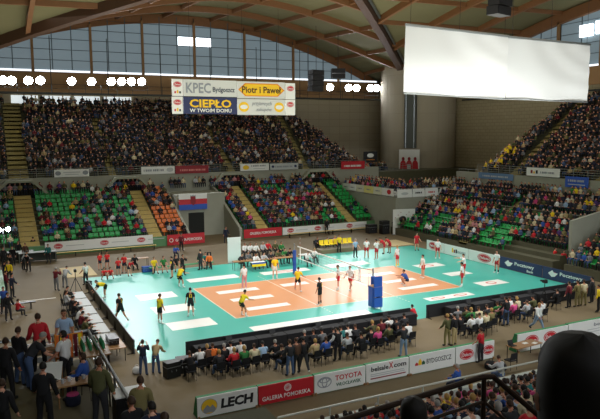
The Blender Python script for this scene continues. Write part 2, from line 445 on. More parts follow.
# ---------------------------------------------------------------- people
SKINS = [mat('skin_light', '#d9a184', .6), mat('skin_rosy', '#cf8f72', .6), mat('skin_tan', '#b97d5e', .6)]
HAIRS = [mat('hair_black', '#17130f', .7), mat('hair_brown', '#3b2616', .7), mat('hair_dark_brown', '#261a12', .7), mat('hair_blonde', '#b08a4c', .7), mat('hair_grey', '#9b9790', .7)]
EYE = mat('eye_dark', '#1a1410', .4); LIP = mat('lip', '#9c5348', .5); SOLE = mat('shoe_white', '#dcdcd8', .6); SHOED = mat('shoe_dark', '#22201e', .6)
COL = {}
for n, h in dict(black='#141417', charcoal='#2c2c30', grey='#75777a', light_grey='#b4b6b8', white='#e6e6e4', cream='#d6c9a4', beige='#b39d72', khaki='#7e7448',
                 olive='#545532', brown='#54392a', maroon='#6b1a26', red='#c4202c', bright_red='#e03030', orange='#e4722a', yellow='#f2cf1c', green='#2f7a3c', teal='#2a7a78',
                 light_blue='#9ab8d6', blue='#2f56a6', navy='#1a2036', purple='#553a78', pink='#d24a86', denim='#44597e', pale_denim='#7d92ae', rose='#c98b8e').items():
    COL[n] = mat('cloth_'+n, h, .85)

def head_arrays():
    n, k = 16, 14; vs = []; fs = []; ms = []
    for i in range(k+1):
        ph = math.pi*i/k; z = -math.cos(ph); a = math.sin(ph)
        for j in range(n):
            th = 2*math.pi*j/n + math.pi/2                      # j=0 is the face (+y)
            cx, cy = math.cos(th)*a, math.sin(th)*a
            x, y, zz = cx*.076, cy*.096, z*.122
            if z < -.1: f = 1 - .28*min(1, (-z-.1)/.9); x *= f; y *= (f if cy < 0 else 1 - .1*min(1, -z))
            if cy > .5 and z < -.55: y += .008                  # chin
            if j == 0 and -.35 < z < -.05: y += .026            # nose
            if j == 0 and -.05 <= z < .2: y += .008
            if j in (1, n-1) and -.1 < z < .15: y -= .006       # eye hollows
            if j in (4, 12) and -.3 < z < .15: x *= 1.2         # ears
            vs.append((x, y, zz))
    for i in range(k):
        zc = -math.cos(math.pi*(i+.5)/k)
        for j in range(n):
            fs.append((i*n+j, i*n+(j+1) % n, (i+1)*n+(j+1) % n, (i+1)*n+j))
            jj = j if j < n/2 else j-n
            mm = 0
            if jj in (1, -2) and -.02 < zc < .2: mm = 1
            if jj in (0, -1) and -.6 < zc < -.42: mm = 2
            ms.append(mm)
    return np.array(vs), fs, ms
HV, HF, HM = head_arrays()
def hair_arrays(style):
    n, k = 14, 10; vs = []; fs = []
    drop = {'short': -.35, 'long': -1.15, 'bob': -.75, 'nape': -.95}[style]
    for i in range(k+1):
        for j in range(n):
            th = 2*math.pi*j/n + math.pi/2; front = math.sin(th)
            lo = .42 if front > .55 else ((-.2 if style == 'nape' else .0) if front > .0 else drop)
            if style != 'short' and front < .45: lo = drop
            z = 1 - (1-lo)*i/k
            pw = 2.8 if style == 'nape' else 2
            a = max(0, 1-min(1, abs(max(z, -.3)))**pw)**(1/pw) if z > -.3 else .95
            if z < -.6: a = .8
            vs.append((math.cos(th)*a*.087, math.sin(th)*a*.107 - (.008 if style == 'short' else .018), z*.122+.014))
    for i in range(k):
        for j in range(n): fs.append((i*n+j, i*n+(j+1) % n, (i+1)*n+(j+1) % n, (i+1)*n+j))
    fs.append(tuple(range(n)))
    return np.array(vs), fs
HAIR = {s: hair_arrays(s) for s in ('short', 'long', 'bob', 'nape')}

def rotx(a): a = R(a); return Matrix(((1, 0, 0), (0, math.cos(a), -math.sin(a)), (0, math.sin(a), math.cos(a))))
def pose_points(p):
    lean = R(p.get('lean', 3)); U = Vector((p.get('side', 0), math.sin(lean), math.cos(lean))).normalized()
    F = Vector((0, math.cos(lean), -math.sin(lean))); X = Vector((1, 0, 0))
    J = {}; P = Vector((0, 0, 0)); J['pelvis'] = P
    J['belly'] = P + U*.17; J['chest'] = P + U*.36 + F*.01; J['neck'] = P + U*.53; 
    hp = R(p.get('lean', 3)*.55 + p.get('nod', 0)); HU = Vector((0, math.sin(hp), math.cos(hp)))
    J['nape'] = J['neck'] + HU*.075; J['head'] = J['neck'] + HU*.165 + Vector((0, math.cos(hp), -math.sin(hp)))*.02
    for s, k in ((-1, 'l'), (1, 'r')):
        g = lambda n, d: p.get(n+k, p.get(n, d))
        J['hip'+k] = P + X*s*.092 - Vector((0, 0, .05))
        h, ab, kn = R(g('hip', 3)), R(g('hab', 5)), R(g('knee', 5))
        d = Vector((s*math.sin(ab), math.sin(h)*math.cos(ab), -math.cos(h)*math.cos(ab)))
        J['knee'+k] = J['hip'+k] + d*.43
        h2 = h - kn; ab2 = ab*.6
        d = Vector((s*math.sin(ab2), math.sin(h2)*math.cos(ab2), -math.cos(h2)*math.cos(ab2)))
        J['ankle'+k] = J['knee'+k] + d*.42
        tp = R(g('toe', 0)); J['toe'+k] = J['ankle'+k] + Vector((s*.03, .17*math.cos(tp), -.045-.1*math.sin(tp)))
        J['sh'+k] = J['chest'] + U*.095 + X*s*.185
        f, ab, el = R(g('arm', 4)), R(g('aab', 9)), R(g('elb', 14)); inn = g('inn', 0)
        d = Vector((s*math.sin(ab), math.sin(f)*math.cos(ab), -math.cos(f)*math.cos(ab)))
        J['el'+k] = J['sh'+k] + d*.285
        f2 = f + el; ab2 = ab - R(inn)
        d = Vector((s*math.sin(ab2), math.sin(f2)*math.cos(ab2), -math.cos(f2)*math.cos(ab2)))
        J['wr'+k] = J['el'+k] + d*.255; J['palm'+k] = J['wr'+k] + d*.085; J['hd'+k] = d
    low = min(J['ankle'+k].z for k in 'lr') - .075
    for k in list(J):
        if not k.startswith('hd'): J[k] = J[k] - Vector((0, 0, low))
    J['HU'] = HU
    return J
RAD = dict(pelvis=.128, belly=.122, chest=.135, neck=.062, nape=.052, hip=.098, knee=.06, ankle=.042, toe=.036, sh=.068, el=.046, wr=.031, palm=.04)
LINKS = [('pelvis', 'belly'), ('belly', 'chest'), ('chest', 'neck'), ('neck', 'nape')] + [(a+k, b+k) if a not in ('pelvis', 'chest') else (a, b+k)
         for k in 'lr' for a, b in (('pelvis', 'hip'), ('hip', 'knee'), ('knee', 'ankle'), ('ankle', 'toe'), ('chest', 'sh'), ('sh', 'el'), ('el', 'wr'), ('wr', 'palm'))]
def rad(n): return RAD.get(n) or RAD[n[:-1]]
def skin_mesh(J, lvl, scl):
    names = [n for n in J if not n.startswith('hd') and n not in ('HU', 'head')]
    # extra vertices half way along thighs, calves and upper arms give the taper
    vs = [J[n] for n in names]; rs = [rad(n) for n in names]; ed = []; ix = {n: i for i, n in enumerate(names)}
    for a, b in LINKS:
        if a[:-1] in ('hip', 'knee', 'sh', 'el'):
            q = J[a].lerp(J[b], .4); r = {'hip': .084, 'knee': .056, 'sh': .056, 'el': .044}[a[:-1]]
            vs.append(q); rs.append(r); ed += [(ix[a], len(vs)-1), (len(vs)-1, ix[b])]
        else: ed.append((ix[a], ix[b]))
    me = bpy.data.meshes.new('tmp'); me.from_pydata([tuple(v) for v in vs], ed, [])
    o = bpy.data.objects.new('tmp', me); C.objects.link(o)
    md = o.modifiers.new('s', 'SKIN'); md.use_smooth_shade = True
    for i, r in enumerate(rs):
        d = me.skin_vertices[0].data[i]; d.radius = (r*scl, r*scl); d.use_root = (i == 0)
    sb = o.modifiers.new('d', 'SUBSURF'); sb.levels = lvl; sb.render_levels = lvl
    dg = bpy.context.evaluated_depsgraph_get(); ev = bpy.data.meshes.new_from_object(o.evaluated_get(dg))
    n = len(ev.vertices); co = np.empty(n*3); ev.vertices.foreach_get('co', co); no = np.empty(n*3); ev.vertices.foreach_get('normal', no)
    F = [tuple(p.vertices) for p in ev.polygons]
    bpy.data.objects.remove(o); bpy.data.meshes.remove(ev)
    return co.reshape(-1, 3), no.reshape(-1, 3), F
def mk(name, V, F, mats, mi=None, smooth=True):
    me = bpy.data.meshes.new(name); me.from_pydata([tuple(map(float, v)) for v in V], [], F)
    for m in mats: me.materials.append(m)
    if mi: me.polygons.foreach_set('material_index', mi)
    if smooth: me.polygons.foreach_set('use_smooth', [True]*len(F))
    me.update(); return me
PROT = {}
def prototype(name, p, lvl=1, bulk=1.0):
    J = pose_points(p); V, N, F = skin_mesh(J, lvl, bulk)
    A = np.array([J[a] for a, b in LINKS]); B = np.array([J[b] for a, b in LINKS]); rr = np.array([(rad(a)+rad(b))/2 for a, b in LINKS])
    cen = np.array([V[list(f)].mean(0) for f in F])
    d = B-A; L2 = (d*d).sum(1)
    t = np.clip(((cen[:, None]-A)*d).sum(2)/L2, 0, 1); dist = np.linalg.norm(cen[:, None]-(A+t[..., None]*d), axis=2)/rr
    bi = dist.argmin(1); bt = t[np.arange(len(F)), bi]
    def lab(i):
        a, b = LINKS[bi[i]]; b0 = b[:-1] if b[-1] in 'lr' and b[:-1] in RAD else b
        return b0, bt[i]
    L = [lab(i) for i in range(len(F))]
    top = lambda l, t: l in ('belly', 'chest', 'sh') or (l == 'neck' and t < .85)
    sel = {
     'tee': lambda l, t: top(l, t) or (l == 'el' and t < .72),
     'long': lambda l, t: top(l, t) or l == 'el' or (l == 'wr' and t < .92),
     'vest': lambda l, t: top(l, t),
     'shorts': lambda l, t: l in ('pelvis', 'hip') or (l == 'belly' and t < .35) or (l == 'knee' and t < .62),
     'trousers': lambda l, t: l in ('pelvis', 'hip', 'knee') or (l == 'belly' and t < .35) or (l == 'ankle' and t < .93),
     'shoes': lambda l, t: l == 'toe' or (l == 'ankle' and t > .93),
     'socks': lambda l, t: l == 'ankle' and .5 < t <= .95}
    off = dict(tee=.018, long=.022, vest=.03, shorts=.014, trousers=.014, shoes=.012, socks=.006)
    out = {}
    for k, fn in sel.items():
        idx = [i for i in range(len(F)) if fn(*L[i])]
        used = sorted({v for i in idx for v in F[i]}); mp = {v: j for j, v in enumerate(used)}
        VV = V[used] + N[used]*off[k]
        FF = [tuple(mp[v] for v in F[i]) for i in idx]
        # close the hem with a rim turned back to the body
        cnt = {}
        for f in FF:
            for a, b in zip(f, f[1:]+f[:1]): cnt[(a, b)] = 1
        rim = [(a, b) for (a, b) in cnt if (b, a) not in cnt]
        rv = sorted({x for e in rim for x in e}); rm = {v: len(VV)+j for j, v in enumerate(rv)}
        if rv: VV = np.vstack([VV, V[[used[v] for v in rv]] - N[[used[v] for v in rv]]*.004])
        FF += [(b, a, rm[a], rm[b]) for a, b in rim]
        out[k] = mk(k, VV, FF, [COL['white']])
    # head and hands join the body mesh
    HU = Vector(J['HU']); hy = R(p.get('turn', 0))
    xa = Vector((1, 0, 0)); fa = HU.cross(xa).normalized()  if HU.cross(xa).y > 0 else -HU.cross(xa).normalized()
    M3 = np.array(Matrix((xa, fa, HU)).transposed()) @ np.array(((math.cos(hy), -math.sin(hy), 0), (math.sin(hy), math.cos(hy), 0), (0, 0, 1)))
    hc = np.array(J['head'])
    BV = [V, HV @ M3.T + hc]; BF = list(F) + [tuple(i+len(V) for i in f) for f in HF]; BM = [0]*len(F) + HM
    nv = len(V)+len(HV)
    for k, s in (('l', -1), ('r', 1)):
        dd = Vector(J['hd'+k]); side = Vector((1, 0, 0)); side = (side - dd*side.dot(dd)).normalized(); nrm = dd.cross(side).normalized()
        if nrm.y < 0 and abs(nrm.y) > .3: nrm = -nrm
        pb = Vector(J['palm'+k])
        for q, (o_, ln, r) in enumerate(((-.028, .06, .0085), (-.009, .075, .009), (.01, .07, .009), (.028, .055, .008), (None, .05, .01))):
            if o_ is None:
                a = pb - dd*.045 - side*s*.03; d1 = (dd*.6 - side*s*.8 + nrm*.3).normalized(); d2 = (dd*.9 - side*s*.2 + nrm*.4).normalized()
            else:
                a = pb + side*o_ + dd*.01; d1 = (dd + nrm*.25).normalized(); d2 = (dd*.8 + nrm*.7).normalized()
            mb = MB().tube([a, a+d1*ln*.55, a+d1*ln*.55+d2*ln*.3, a+d1*ln*.55+d2*ln*.5], [r, r*.95, r*.85, r*.5], 5)
            BV.append(np.array(mb.v)); BF += [tuple(i+nv for i in f) for f in mb.f]; BM += [0]*len(mb.f); nv += len(mb.v)
    out['body'] = mk('body', np.vstack(BV), BF, [SKINS[0], EYE, LIP], BM)
    for st, (hv, hf) in HAIR.items(): out['hair_'+st] = mk('hair', hv @ M3.T + hc, hf, [HAIRS[0]])
    out['J'] = {k: tuple(v) for k, v in J.items()}
    PROT[name] = out
POSES = dict(
 stand=dict(), relaxed=dict(hipl=8, kneel=14, arml=12, elbl=35, aab=12, turn=20),
 hips=dict(aab=38, elb=70, inn=75, arm=-5),
 crossed=dict(arm=18, elb=95, aab=8, inn=45),
 ready=dict(lean=38, hip=62, knee=72, hab=14, arm=48, elb=35, nod=-18),
 half=dict(lean=34, hip=34, knee=40, hab=10, arm=38, elb=40, nod=-14),
 stride=dict(hipl=28, hipr=-22, kneer=28, kneel=6, arml=-18, armr=22, elb=30, lean=7),
 wide=dict(hipl=24, hipr=-22, hab=22, kneer=10, arm=20, elb=40, aab=20, lean=8),
 run=dict(hipl=55, hipr=-15, kneel=55, kneer=30, lean=30, arml=-30, armr=50, elb=60, hab=10),
 photo=dict(arm=42, elb=118, aab=14, inn=30, lean=4, hipl=8),
 bend=dict(lean=80, hip=12, knee=18, arm=30, elb=20, nod=-25),
 stoop=dict(lean=42, hip=8, knee=10, arm=28, elb=35, nod=10),
 squat=dict(lean=30, hip=105, knee=128, hab=14, arm=55, elb=40, nod=-15),
 armsout=dict(armr=85, aabr=25, elbr=5, arml=60, elbl=20, lean=5),
 wave=dict(armr=150, elbr=20, aabr=15),
 sit=dict(lean=4, hip=86, knee=84, hab=9, arm=22, elb=58, aab=12, inn=14),
 sitlean=dict(lean=30, hip=86, knee=88, hab=10, arm=42, elb=50, aab=10, inn=14, nod=-12),
 table=dict(lean=16, hip=86, knee=82, hab=8, arm=42, elb=52, aab=16, inn=22, nod=8),
 sitback=dict(lean=-8, hip=80, knee=66, hab=12, arm=14, elb=70, aab=14, inn=40),
 clap=dict(lean=8, hip=86, knee=84, hab=8, arm=40, elb=90, aab=12, inn=32),
 cheer=dict(lean=2, hip=86, knee=84, arm=150, elb=20, aab=16),
)
SEATED = {'sit', 'sitlean', 'table', 'sitback', 'clap', 'cheer'}
for n_, p_ in POSES.items(): prototype(n_, p_)
prototype('big_stoop', dict(POSES['stoop']), 2); prototype('big_stand', dict(POSES['relaxed']), 2); prototype('big_sit', dict(POSES['sit']), 2)
SKINMAT = {}
def slot(o, i, m):
    o.material_slots[i].link = 'OBJECT'; o.material_slots[i].material = m
NPEOPLE = 0; GROUPN = {}
def person(loc, pose, rz, top, bottom, label, cat='person', hair=0, style='short', sleeve='long', legs='trousers', shoe='dark', sc=1.0, z=0, group=None, sock=None, vest=None, skin=None, small=False, num=None):
    """loc is where the feet (or the seat, for a seated pose) stand; rz degrees, 0 faces +y"""
    global NPEOPLE
    P = PROT[pose]
    b = bpy.data.objects.new('person', P['body']); C.objects.link(b)
    off = Vector((0, 0, 0))
    jp = P['J']['pelvis']
    if pose in SEATED or pose == 'big_sit': pass
    b.location = (loc[0], loc[1], z); b.rotation_euler.z = R(rz); b.scale = (sc, sc, sc)
    sk = SKINS[skin if skin is not None else NPEOPLE % 3]
    slot(b, 0, sk)
    tag(b, label, cat, group)
    def child(key, name, m):
        c = bpy.data.objects.new(name, P[key]); C.objects.link(c); c.parent = b; slot(c, 0, m); return c
    sh = child(sleeve, {'tee': 'shirt', 'long': 'jacket'}[sleeve], COL[top])
    if vest: child('vest', 'vest', COL[vest])
    child(legs, legs, COL[bottom])
    if hair is not None: child('hair_'+style, 'hair', HAIRS[hair])
    if not small:
        child('shoes', 'shoes', SOLE if shoe == 'white' else SHOED)
        if sock: child('socks', 'socks', COL[sock])
    if num:
        n = lettering(num, 0, 0, .16 if len(num) > 1 else .09, .2, num_mat(top), b, 0, .02, name='number')
        q = P['J']['chest']; n.location = (q[0], q[1]-.175, q[2]+.0)
    NPEOPLE += 1
    return b
def num_mat(top): return COL['yellow'] if top == 'black' else (COL['red'] if top == 'white' else COL['black'])
# ---------------------------------------------------------------- things: boards, tables, chairs
def board(label, x0, x1, y, rz, h, face, cat='advert board', frame=True, z0=.04, thick=.05, group=None, back=GRN, name='advert_board', lean=True):
    """upright board centred between two floor points; front faces local -y"""
    if rz == 0: loc = ((x0+x1)/2, y, z0)
    else: loc = (y, (x0+x1)/2, z0)
    w = abs(x1-x0)
    r = empty(name, label, cat, loc, R(rz), group)
    pn = MB().b2(-w/2+.01, w/2-.01, -.02, thick-.02, 0, h).build('panel', face, r)
    if lean:
        MB().prism([(.032, h), (.24, h), (.6, -z0), (.032, -z0)], -w/2+.01, w/2-.01, 'x').build('back_panel', back, r)
        for s in (-1, 1): MB().b2(s*(w/2-.06)-.04, s*(w/2-.06)+.04, -.10, .25, -z0, .06).build('foot', WOOD, r)
    return pn
def oval(cx, cz, rx, rz, parent, word='Delecta', y=-.035):
    disc(cx, cz, rx, rz, RED, parent, y)
    disc(cx, cz, rx*.9, rz*.86, W, parent, y-.004, inner=.93, name='emblem_ring')
    lettering(word, cx, cz, rx*1.35, rz*.62, W, parent, y-.012, .012, .15)
def table(name, label, loc, w, d, h, rz, top, leg=DARKM, cloth=None, group=None, cat='table', z=0):
    r = empty(name, label, cat, (loc[0], loc[1], z), R(rz), group)
    MB().box((0, 0, h-.02), (w, d, .04)).build('table_top', top, r)
    for a in (-1, 1):
        for c in (-1, 1): MB().tube([(a*(w/2-.06), c*(d/2-.06), 0), (a*(w/2-.06), c*(d/2-.06), h-.04)], .022, 6).build('leg', leg, r)
    if cloth:
        b = MB(); b.b2(-w/2-.01, w/2+.01, d/2, d/2+.012, .06, h); b.b2(-w/2-.012, -w/2, -d/2, d/2, .06, h); b.b2(w/2, w/2+.012, -d/2, d/2, .06, h)
        b.build('skirt', cloth, r)
    return r
def mk_chair():
    r = empty('chair', '', 'chair')
    MB().box((0, .02, .44), (.42, .42, .04)).build('seat', CLOTHB, r)
    b = MB(); vs = []
    b.add([(-.21, -.20, .52), (.21, -.20, .52), (.20, -.26, .86), (-.20, -.26, .86), (-.21, -.17, .52), (.21, -.17, .52), (.20, -.23, .86), (-.20, -.23, .86)],
          [(0, 1, 2, 3), (4, 7, 6, 5), (0, 4, 5, 1), (1, 5, 6, 2), (2, 6, 7, 3), (3, 7, 4, 0)])
    b.build('backrest', CLOTHB, r)
    for a in (-1, 1):
        MB().tube([(a*.19, .2, 0), (a*.18, .18, .43)], .013, 6).build('leg', DARKM, r)
        MB().tube([(a*.19, -.22, 0), (a*.19, -.18, .44), (a*.19, -.25, .84)], .013, 6).build('leg', DARKM, r)
    return r
CH0 = mk_chair(); CHUSED = False
def chair(loc, rz, label, group=None, z=0):
    global CHUSED
    o = CH0 if not CHUSED else copy_tree(CH0); CHUSED = True
    o.location = (loc[0], loc[1], z); o.rotation_euler.z = R(rz); o['label'] = label
    if group: o['group'] = group
    return o
# ---- playing surface
TEAL = mat('mat_teal', '#48b3a3', .36, var=.03, scale=.5, spec=.4); ORNG = mat('mat_orange', '#d8986a', .38, var=.03, scale=.5, spec=.4); LINE = mat('court_line', '#efe6d2', .4)
ct = empty('volleyball_court', 'teal and orange volleyball court with pale lines', 'sports court')
ct['kind'] = 'structure'
MB().b2(-15.9, 16.6, -9.95, 12.25, .0, .006).build('free_zone', TEAL, ct)
MB().b2(-9, 9, -4.5, 4.5, .006, .009).build('playing_area', ORNG, ct)
for y in (-4.5, 4.5): MB().b2(-9, 9, y-.03, y+.03, .009, .012).build('side_line', LINE, ct)
for x in (-9, 9): MB().b2(x-.03, x+.03, -4.5, 4.5, .009, .012).build('end_line', LINE, ct)
for x in (-3, 0, 3): MB().b2(x-.03, x+.03, -4.5, 4.5, .009, .012).build('attack_line' if x else 'centre_line', LINE, ct)
for x in (-3, 3):
    for k in range(5):
        for s in (-1, 1): MB().b2(x-.03, x+.03, s*(4.75+.35*k)-.075, s*(4.75+.35*k)+.075, .006, .009).build('dashed_line', LINE, ct)
def sticker(q, label, style=0):
    xs = sorted(p[0] for p in q); ys = sorted(p[1] for p in q)
    x0, x1, y0, y1 = (xs[0]+xs[1])/2, (xs[2]+xs[3])/2, (ys[0]+ys[1])/2, (ys[2]+ys[3])/2
    r = empty('floor_sticker', label, 'floor sticker', ((x0+x1)/2, (y0+y1)/2, .010), 0, 'white sticker adverts on the court')
    w, d = (x1-x0)/2, (y1-y0)/2
    MB().b2(-w, w, -d, d, 0, .003).build('sheet', STICK, r)
    if style:
        for k in range(style):
            cx = (k-(style-1)/2)*w*1.0
            b = MB(); n = 20; rx, ry = w*.36/max(1, style*.6), d*.6
            b.prism([(cx+rx*math.cos(6.2832*i/n), ry*math.sin(6.2832*i/n)) for i in range(n)], .003, .0045, 'z'); b.build('emblem', ROSE, r)
            b = MB(); b.prism([(cx+rx*.75*math.cos(6.2832*i/n), ry*.45*math.sin(6.2832*i/n)) for i in range(n)], .0045, .006, 'z'); b.build('emblem_centre', STICK, r)
STICK = mat('sticker_white', '#f0efe9', .4); ROSE = mat('sticker_red', '#d8837a', .5)
for q, l, st in [
 (([(-13.58, 3.93), (-13.11, 5.00), (-10.36, 3.29), (-10.93, 2.15)]), 'white sticker behind the left end line, farthest of three near the yellow-shirted player', 0),
 (([(-13.43, 0.15), (-12.95, 1.03), (-10.27, -0.69), (-10.88, -1.76)]), 'white sticker at the feet of the yellow-shirted player behind the end line, middle of three', 0),
 (([(-13.49, -3.92), (-12.99, -2.98), (-10.14, -4.73), (-10.68, -5.63)]), 'white sticker on teal floor behind the end line, nearest to the black barrier', 0),
 (([(-8.58, 7.91), (-4.59, 7.79), (-4.30, 6.60), (-8.64, 6.50)]), 'long white sticker beyond the far side line, in front of the substitutes bench', 0),
 (([(-7.82, 2.85), (-4.66, 2.69), (-4.68, 1.98), (-7.87, 1.82)]), 'white sticker on orange floor just inside the far side line of the yellow team', 0),
 (([(-7.74, 0.39), (-4.59, 0.10), (-4.58, -0.60), (-7.64, -0.51)]), 'white sticker crossing behind the crouching yellow player, middle of the three on orange', 0),
 (([(-7.55, -2.42), (-4.52, -2.45), (-4.51, -3.17), (-7.67, -3.20)]), 'white sticker on orange floor nearest the near side line, yellow team half', 0),
 (([(-2.72, 2.81), (-0.51, 2.63), (-0.51, 1.85), (-2.70, 1.89)]), 'small white sticker under the striding player near the net, yellow team side', 0),
 (([(0.25, 2.62), (2.24, 2.73), (2.49, 2.10), (0.33, 1.86)]), 'white sticker on orange floor just beyond the net, behind two white-shirted players', 0),
 (([(4.45, 2.55), (7.36, 2.61), (7.56, 1.74), (4.66, 1.88)]), 'white sticker by the feet of the standing white player, farthest on the red team half', 0),
 (([(4.94, -0.19), (7.58, -0.24), (7.60, -0.83), (4.50, -0.96)]), 'white sticker under the crouching blue player, middle of the red team half', 0),
 (([(4.68, -2.55), (7.89, -2.56), (7.83, -3.29), (4.42, -3.26)]), 'white sticker on orange floor nearest the near side line, red team half', 0),
 (([(4.28, -6.04), (8.19, -5.84), (8.40, -6.76), (4.40, -6.88)]), 'white sticker with two red ovals on teal near the barrier gap', 2),
 (([(-2.38, 7.58), (1.92, 7.30), (1.87, 5.91), (-2.46, 6.68)]), 'white sticker at the foot of the far blue net post, with a faint red oval', 1),
 (([(3.62, 7.65), (7.72, 7.69), (7.99, 6.28), (4.04, 6.14)]), 'white sticker in front of the yellow chairs beyond the far side line', 0),
 (([(10.21, 2.79), (13.04, 4.25), (13.27, 3.40), (10.83, 2.12)]), 'slanting white sticker with red oval behind the player at the far right corner', 1),
 (([(10.38, -0.92), (12.76, 0.46), (13.20, -0.60), (11.05, -1.58)]), 'white sticker behind the red team end line, between two players in line', 0),
 (([(10.48, -4.71), (12.89, -3.52), (13.42, -4.21), (10.77, -5.60)]), 'white sticker with faint pink oval nearest the navy barrier', 1),
 ([(-9.0, -8.2), (-9.0, -6.6), (-.8, -8.2), (-.8, -6.6)], 'very long white sheet painted as glare along the black near barrier, yellow team half', 0)]:  # last sheet is added: floodlight glare painted as a white patch
    sticker(q, l, st)
# ---- net, posts and referee stand
NETM = mat('net_cord', '#6a6a66', .8); TAPE = mat('net_tape', '#f2f2ee', .6); PADB = mat('pad_blue', '#2450a8', .55); PADD = mat('pad_dark', '#171c34', .6)
nt = empty('volleyball_net', 'white taped volleyball net across the middle of the court', 'net', (0, 0, 0))
MB().b2(-.03, .03, -5.0, 5.0, 2.36, 2.43).build('top_tape', TAPE, nt)
MB().b2(-.025, .025, -5.0, 5.0, 1.41, 1.46).build('bottom_tape', TAPE, nt)
b = MB()
for y in np.arange(-4.7, 4.75, .2): b.b2(-.004, .004, y-.004, y+.004, 1.46, 2.36)
for z in np.arange(1.56, 2.36, .2): b.b2(-.004, .004, -4.75, 4.75, z-.004, z+.004)
b.build('netting', NETM, nt)
for s in (-1, 1):
    MB().b2(-.03, .03, s*4.52-.03, s*4.52+.03, 1.43, 2.43).build('side_band', TAPE, nt)
    a = MB()
    for k in range(9): a.tube([(.03, s*4.6, 1.43+.2*k), (.03, s*4.6, 1.63+.2*k)], .009, 6, k % 2)
    a.build('antenna', [TAPE, RED], nt)
    MB().tube([(0, s*5, 2.4), (0 if s > 0 else .25, s*(5.55 if s > 0 else 5.9), 2.42)], .012, 6).build('cable', DARKM, nt)
for s, l in ((1, 'far net post wrapped in a blue pad'), (-1, 'near net post wrapped in a blue pad, joined to the referee stand')):
    r = empty('net_post', l, 'net post', (0, 5.6, 0) if s > 0 else (.25, -5.9, 0))
    MB().tube([(0, 0, 0), (0, 0, 2.55)], .05, 10).build('post', STEEL, r)
    MB().lathe([(.14, .05), (.15, .1), (.15, 1.95), (.14, 2.0)], 14).build('pad', PADB, r)
    MB().lathe([(.2, .006), (.2, .03), (.06, .05)], 14).build('base_plate', STEEL, r)
r = empty('referee_stand', 'tall blue padded referee stand beside the near net post', 'referee stand', (.02, -6.5, 0))
for a in (-.27, .27):
    for c in (-.3, .3): MB().tube([(a, c, 0), (a*.9, c*.9, 1.45)], .025, 6).build('leg', STEEL, r)
MB().b2(-.32, .32, -.42, -.32, .16, .78).build('pad', PADB, r)
MB().b2(-.32, .32, -.42, -.32, .86, 1.5).build('pad', PADB, r)
MB().b2(-.36, -.28, -.27, .27, .16, 1.5).build('pad', PADB, r)
MB().b2(.28, .36, -.27, .27, .16, 1.5).build('pad', PADD, r)
MB().b2(-.34, .34, -.38, .38, 1.46, 1.52).build('platform', WOOD, r)
MB().b2(-.32, .32, -.38, -.33, 1.52, 2.2).build('guard_pad', PADB, r)
b = MB()
for a in (-.3, .3): b.tube([(a, .34, 1.5), (a, .34, 2.3), (a, -.3, 2.3)], .02, 6)
b.build('hand_rail', STEEL, r)
for k in range(4): MB().tube([(-.27, .3, .3+.3*k), (.27, .3, .3+.3*k)], .018, 6).build('rung', STEEL, r)
# ---- barriers round the court
BACKD = mat('barrier_back', '#15171a', .7); LEDF = mat('led_face', '#1e2226', .3)
def barrier(label, x0, x1, y, rz, h=.86, m=BACKD):
    loc = ((x0+x1)/2, y, 0) if rz in (0, 180) else (y, (x0+x1)/2, 0)
    r = empty('court_barrier', label, 'barrier', loc, R(rz), 'black barriers round the court'); w = abs(x1-x0)
    MB().b2(-w/2+.008, w/2-.008, -.03, .03, .03, h).build('panel', m, r)
    MB().b2(-w/2+.02, w/2-.02, .03, .036, .08, h-.05).build('screen_face', LEDF, r)
    for s in (-1, 1): MB().prism([(-.35, 0), (.1, 0), (.0, .06), (-.03, .5), (-.05, .5), (-.07, .06), (-.35, .03)], s*(w/2-.15)-.02, s*(w/2-.15)+.02, 'x').build('support', DARKM, r)
ON = ['first', 'second', 'third', 'fourth', 'fifth', 'sixth', 'seventh', 'eighth', 'ninth', 'tenth', 'eleventh', 'twelfth', 'thirteenth', 'fourteenth', 'fifteenth', 'sixteenth', 'seventeenth', 'eighteenth', 'nineteenth', 'twentieth']
def ordn(i):
    if i < 20: return ON[i]
    tens = ['', '', 'twenty', 'thirty', 'forty', 'fifty', 'sixty', 'seventy', 'eighty']
    i += 1
    if i % 10 == 0: return {20: 'twentieth', 30: 'thirtieth', 40: 'fortieth', 50: 'fiftieth', 60: 'sixtieth', 70: 'seventieth', 80: 'eightieth'}.get(i, 'last')
    return tens[i//10] + '-' + ON[i % 10 - 1]
E_ = np.linspace(-13.9, .25, 7)
for i in range(6): barrier('black barrier section behind the press row, %s from the left corner' % ordn(i), E_[i], E_[i+1], -10.1, 0)
E_ = np.linspace(1.5, 16.2, 7)
for i in range(6): barrier('black barrier section past the gap at the referee stand, %s from the gap' % ordn(i), E_[i], E_[i+1], -10.05, 0)
E_ = np.linspace(7.0, -8.3, 7)
GREYB = mat('barrier_grey', '#4b5154', .5)
for i in range(6): barrier('dark barrier section along the left end of the court, %s from the far corner' % ordn(i), E_[i], E_[i+1], -16.15, -90, .8, GREYB)
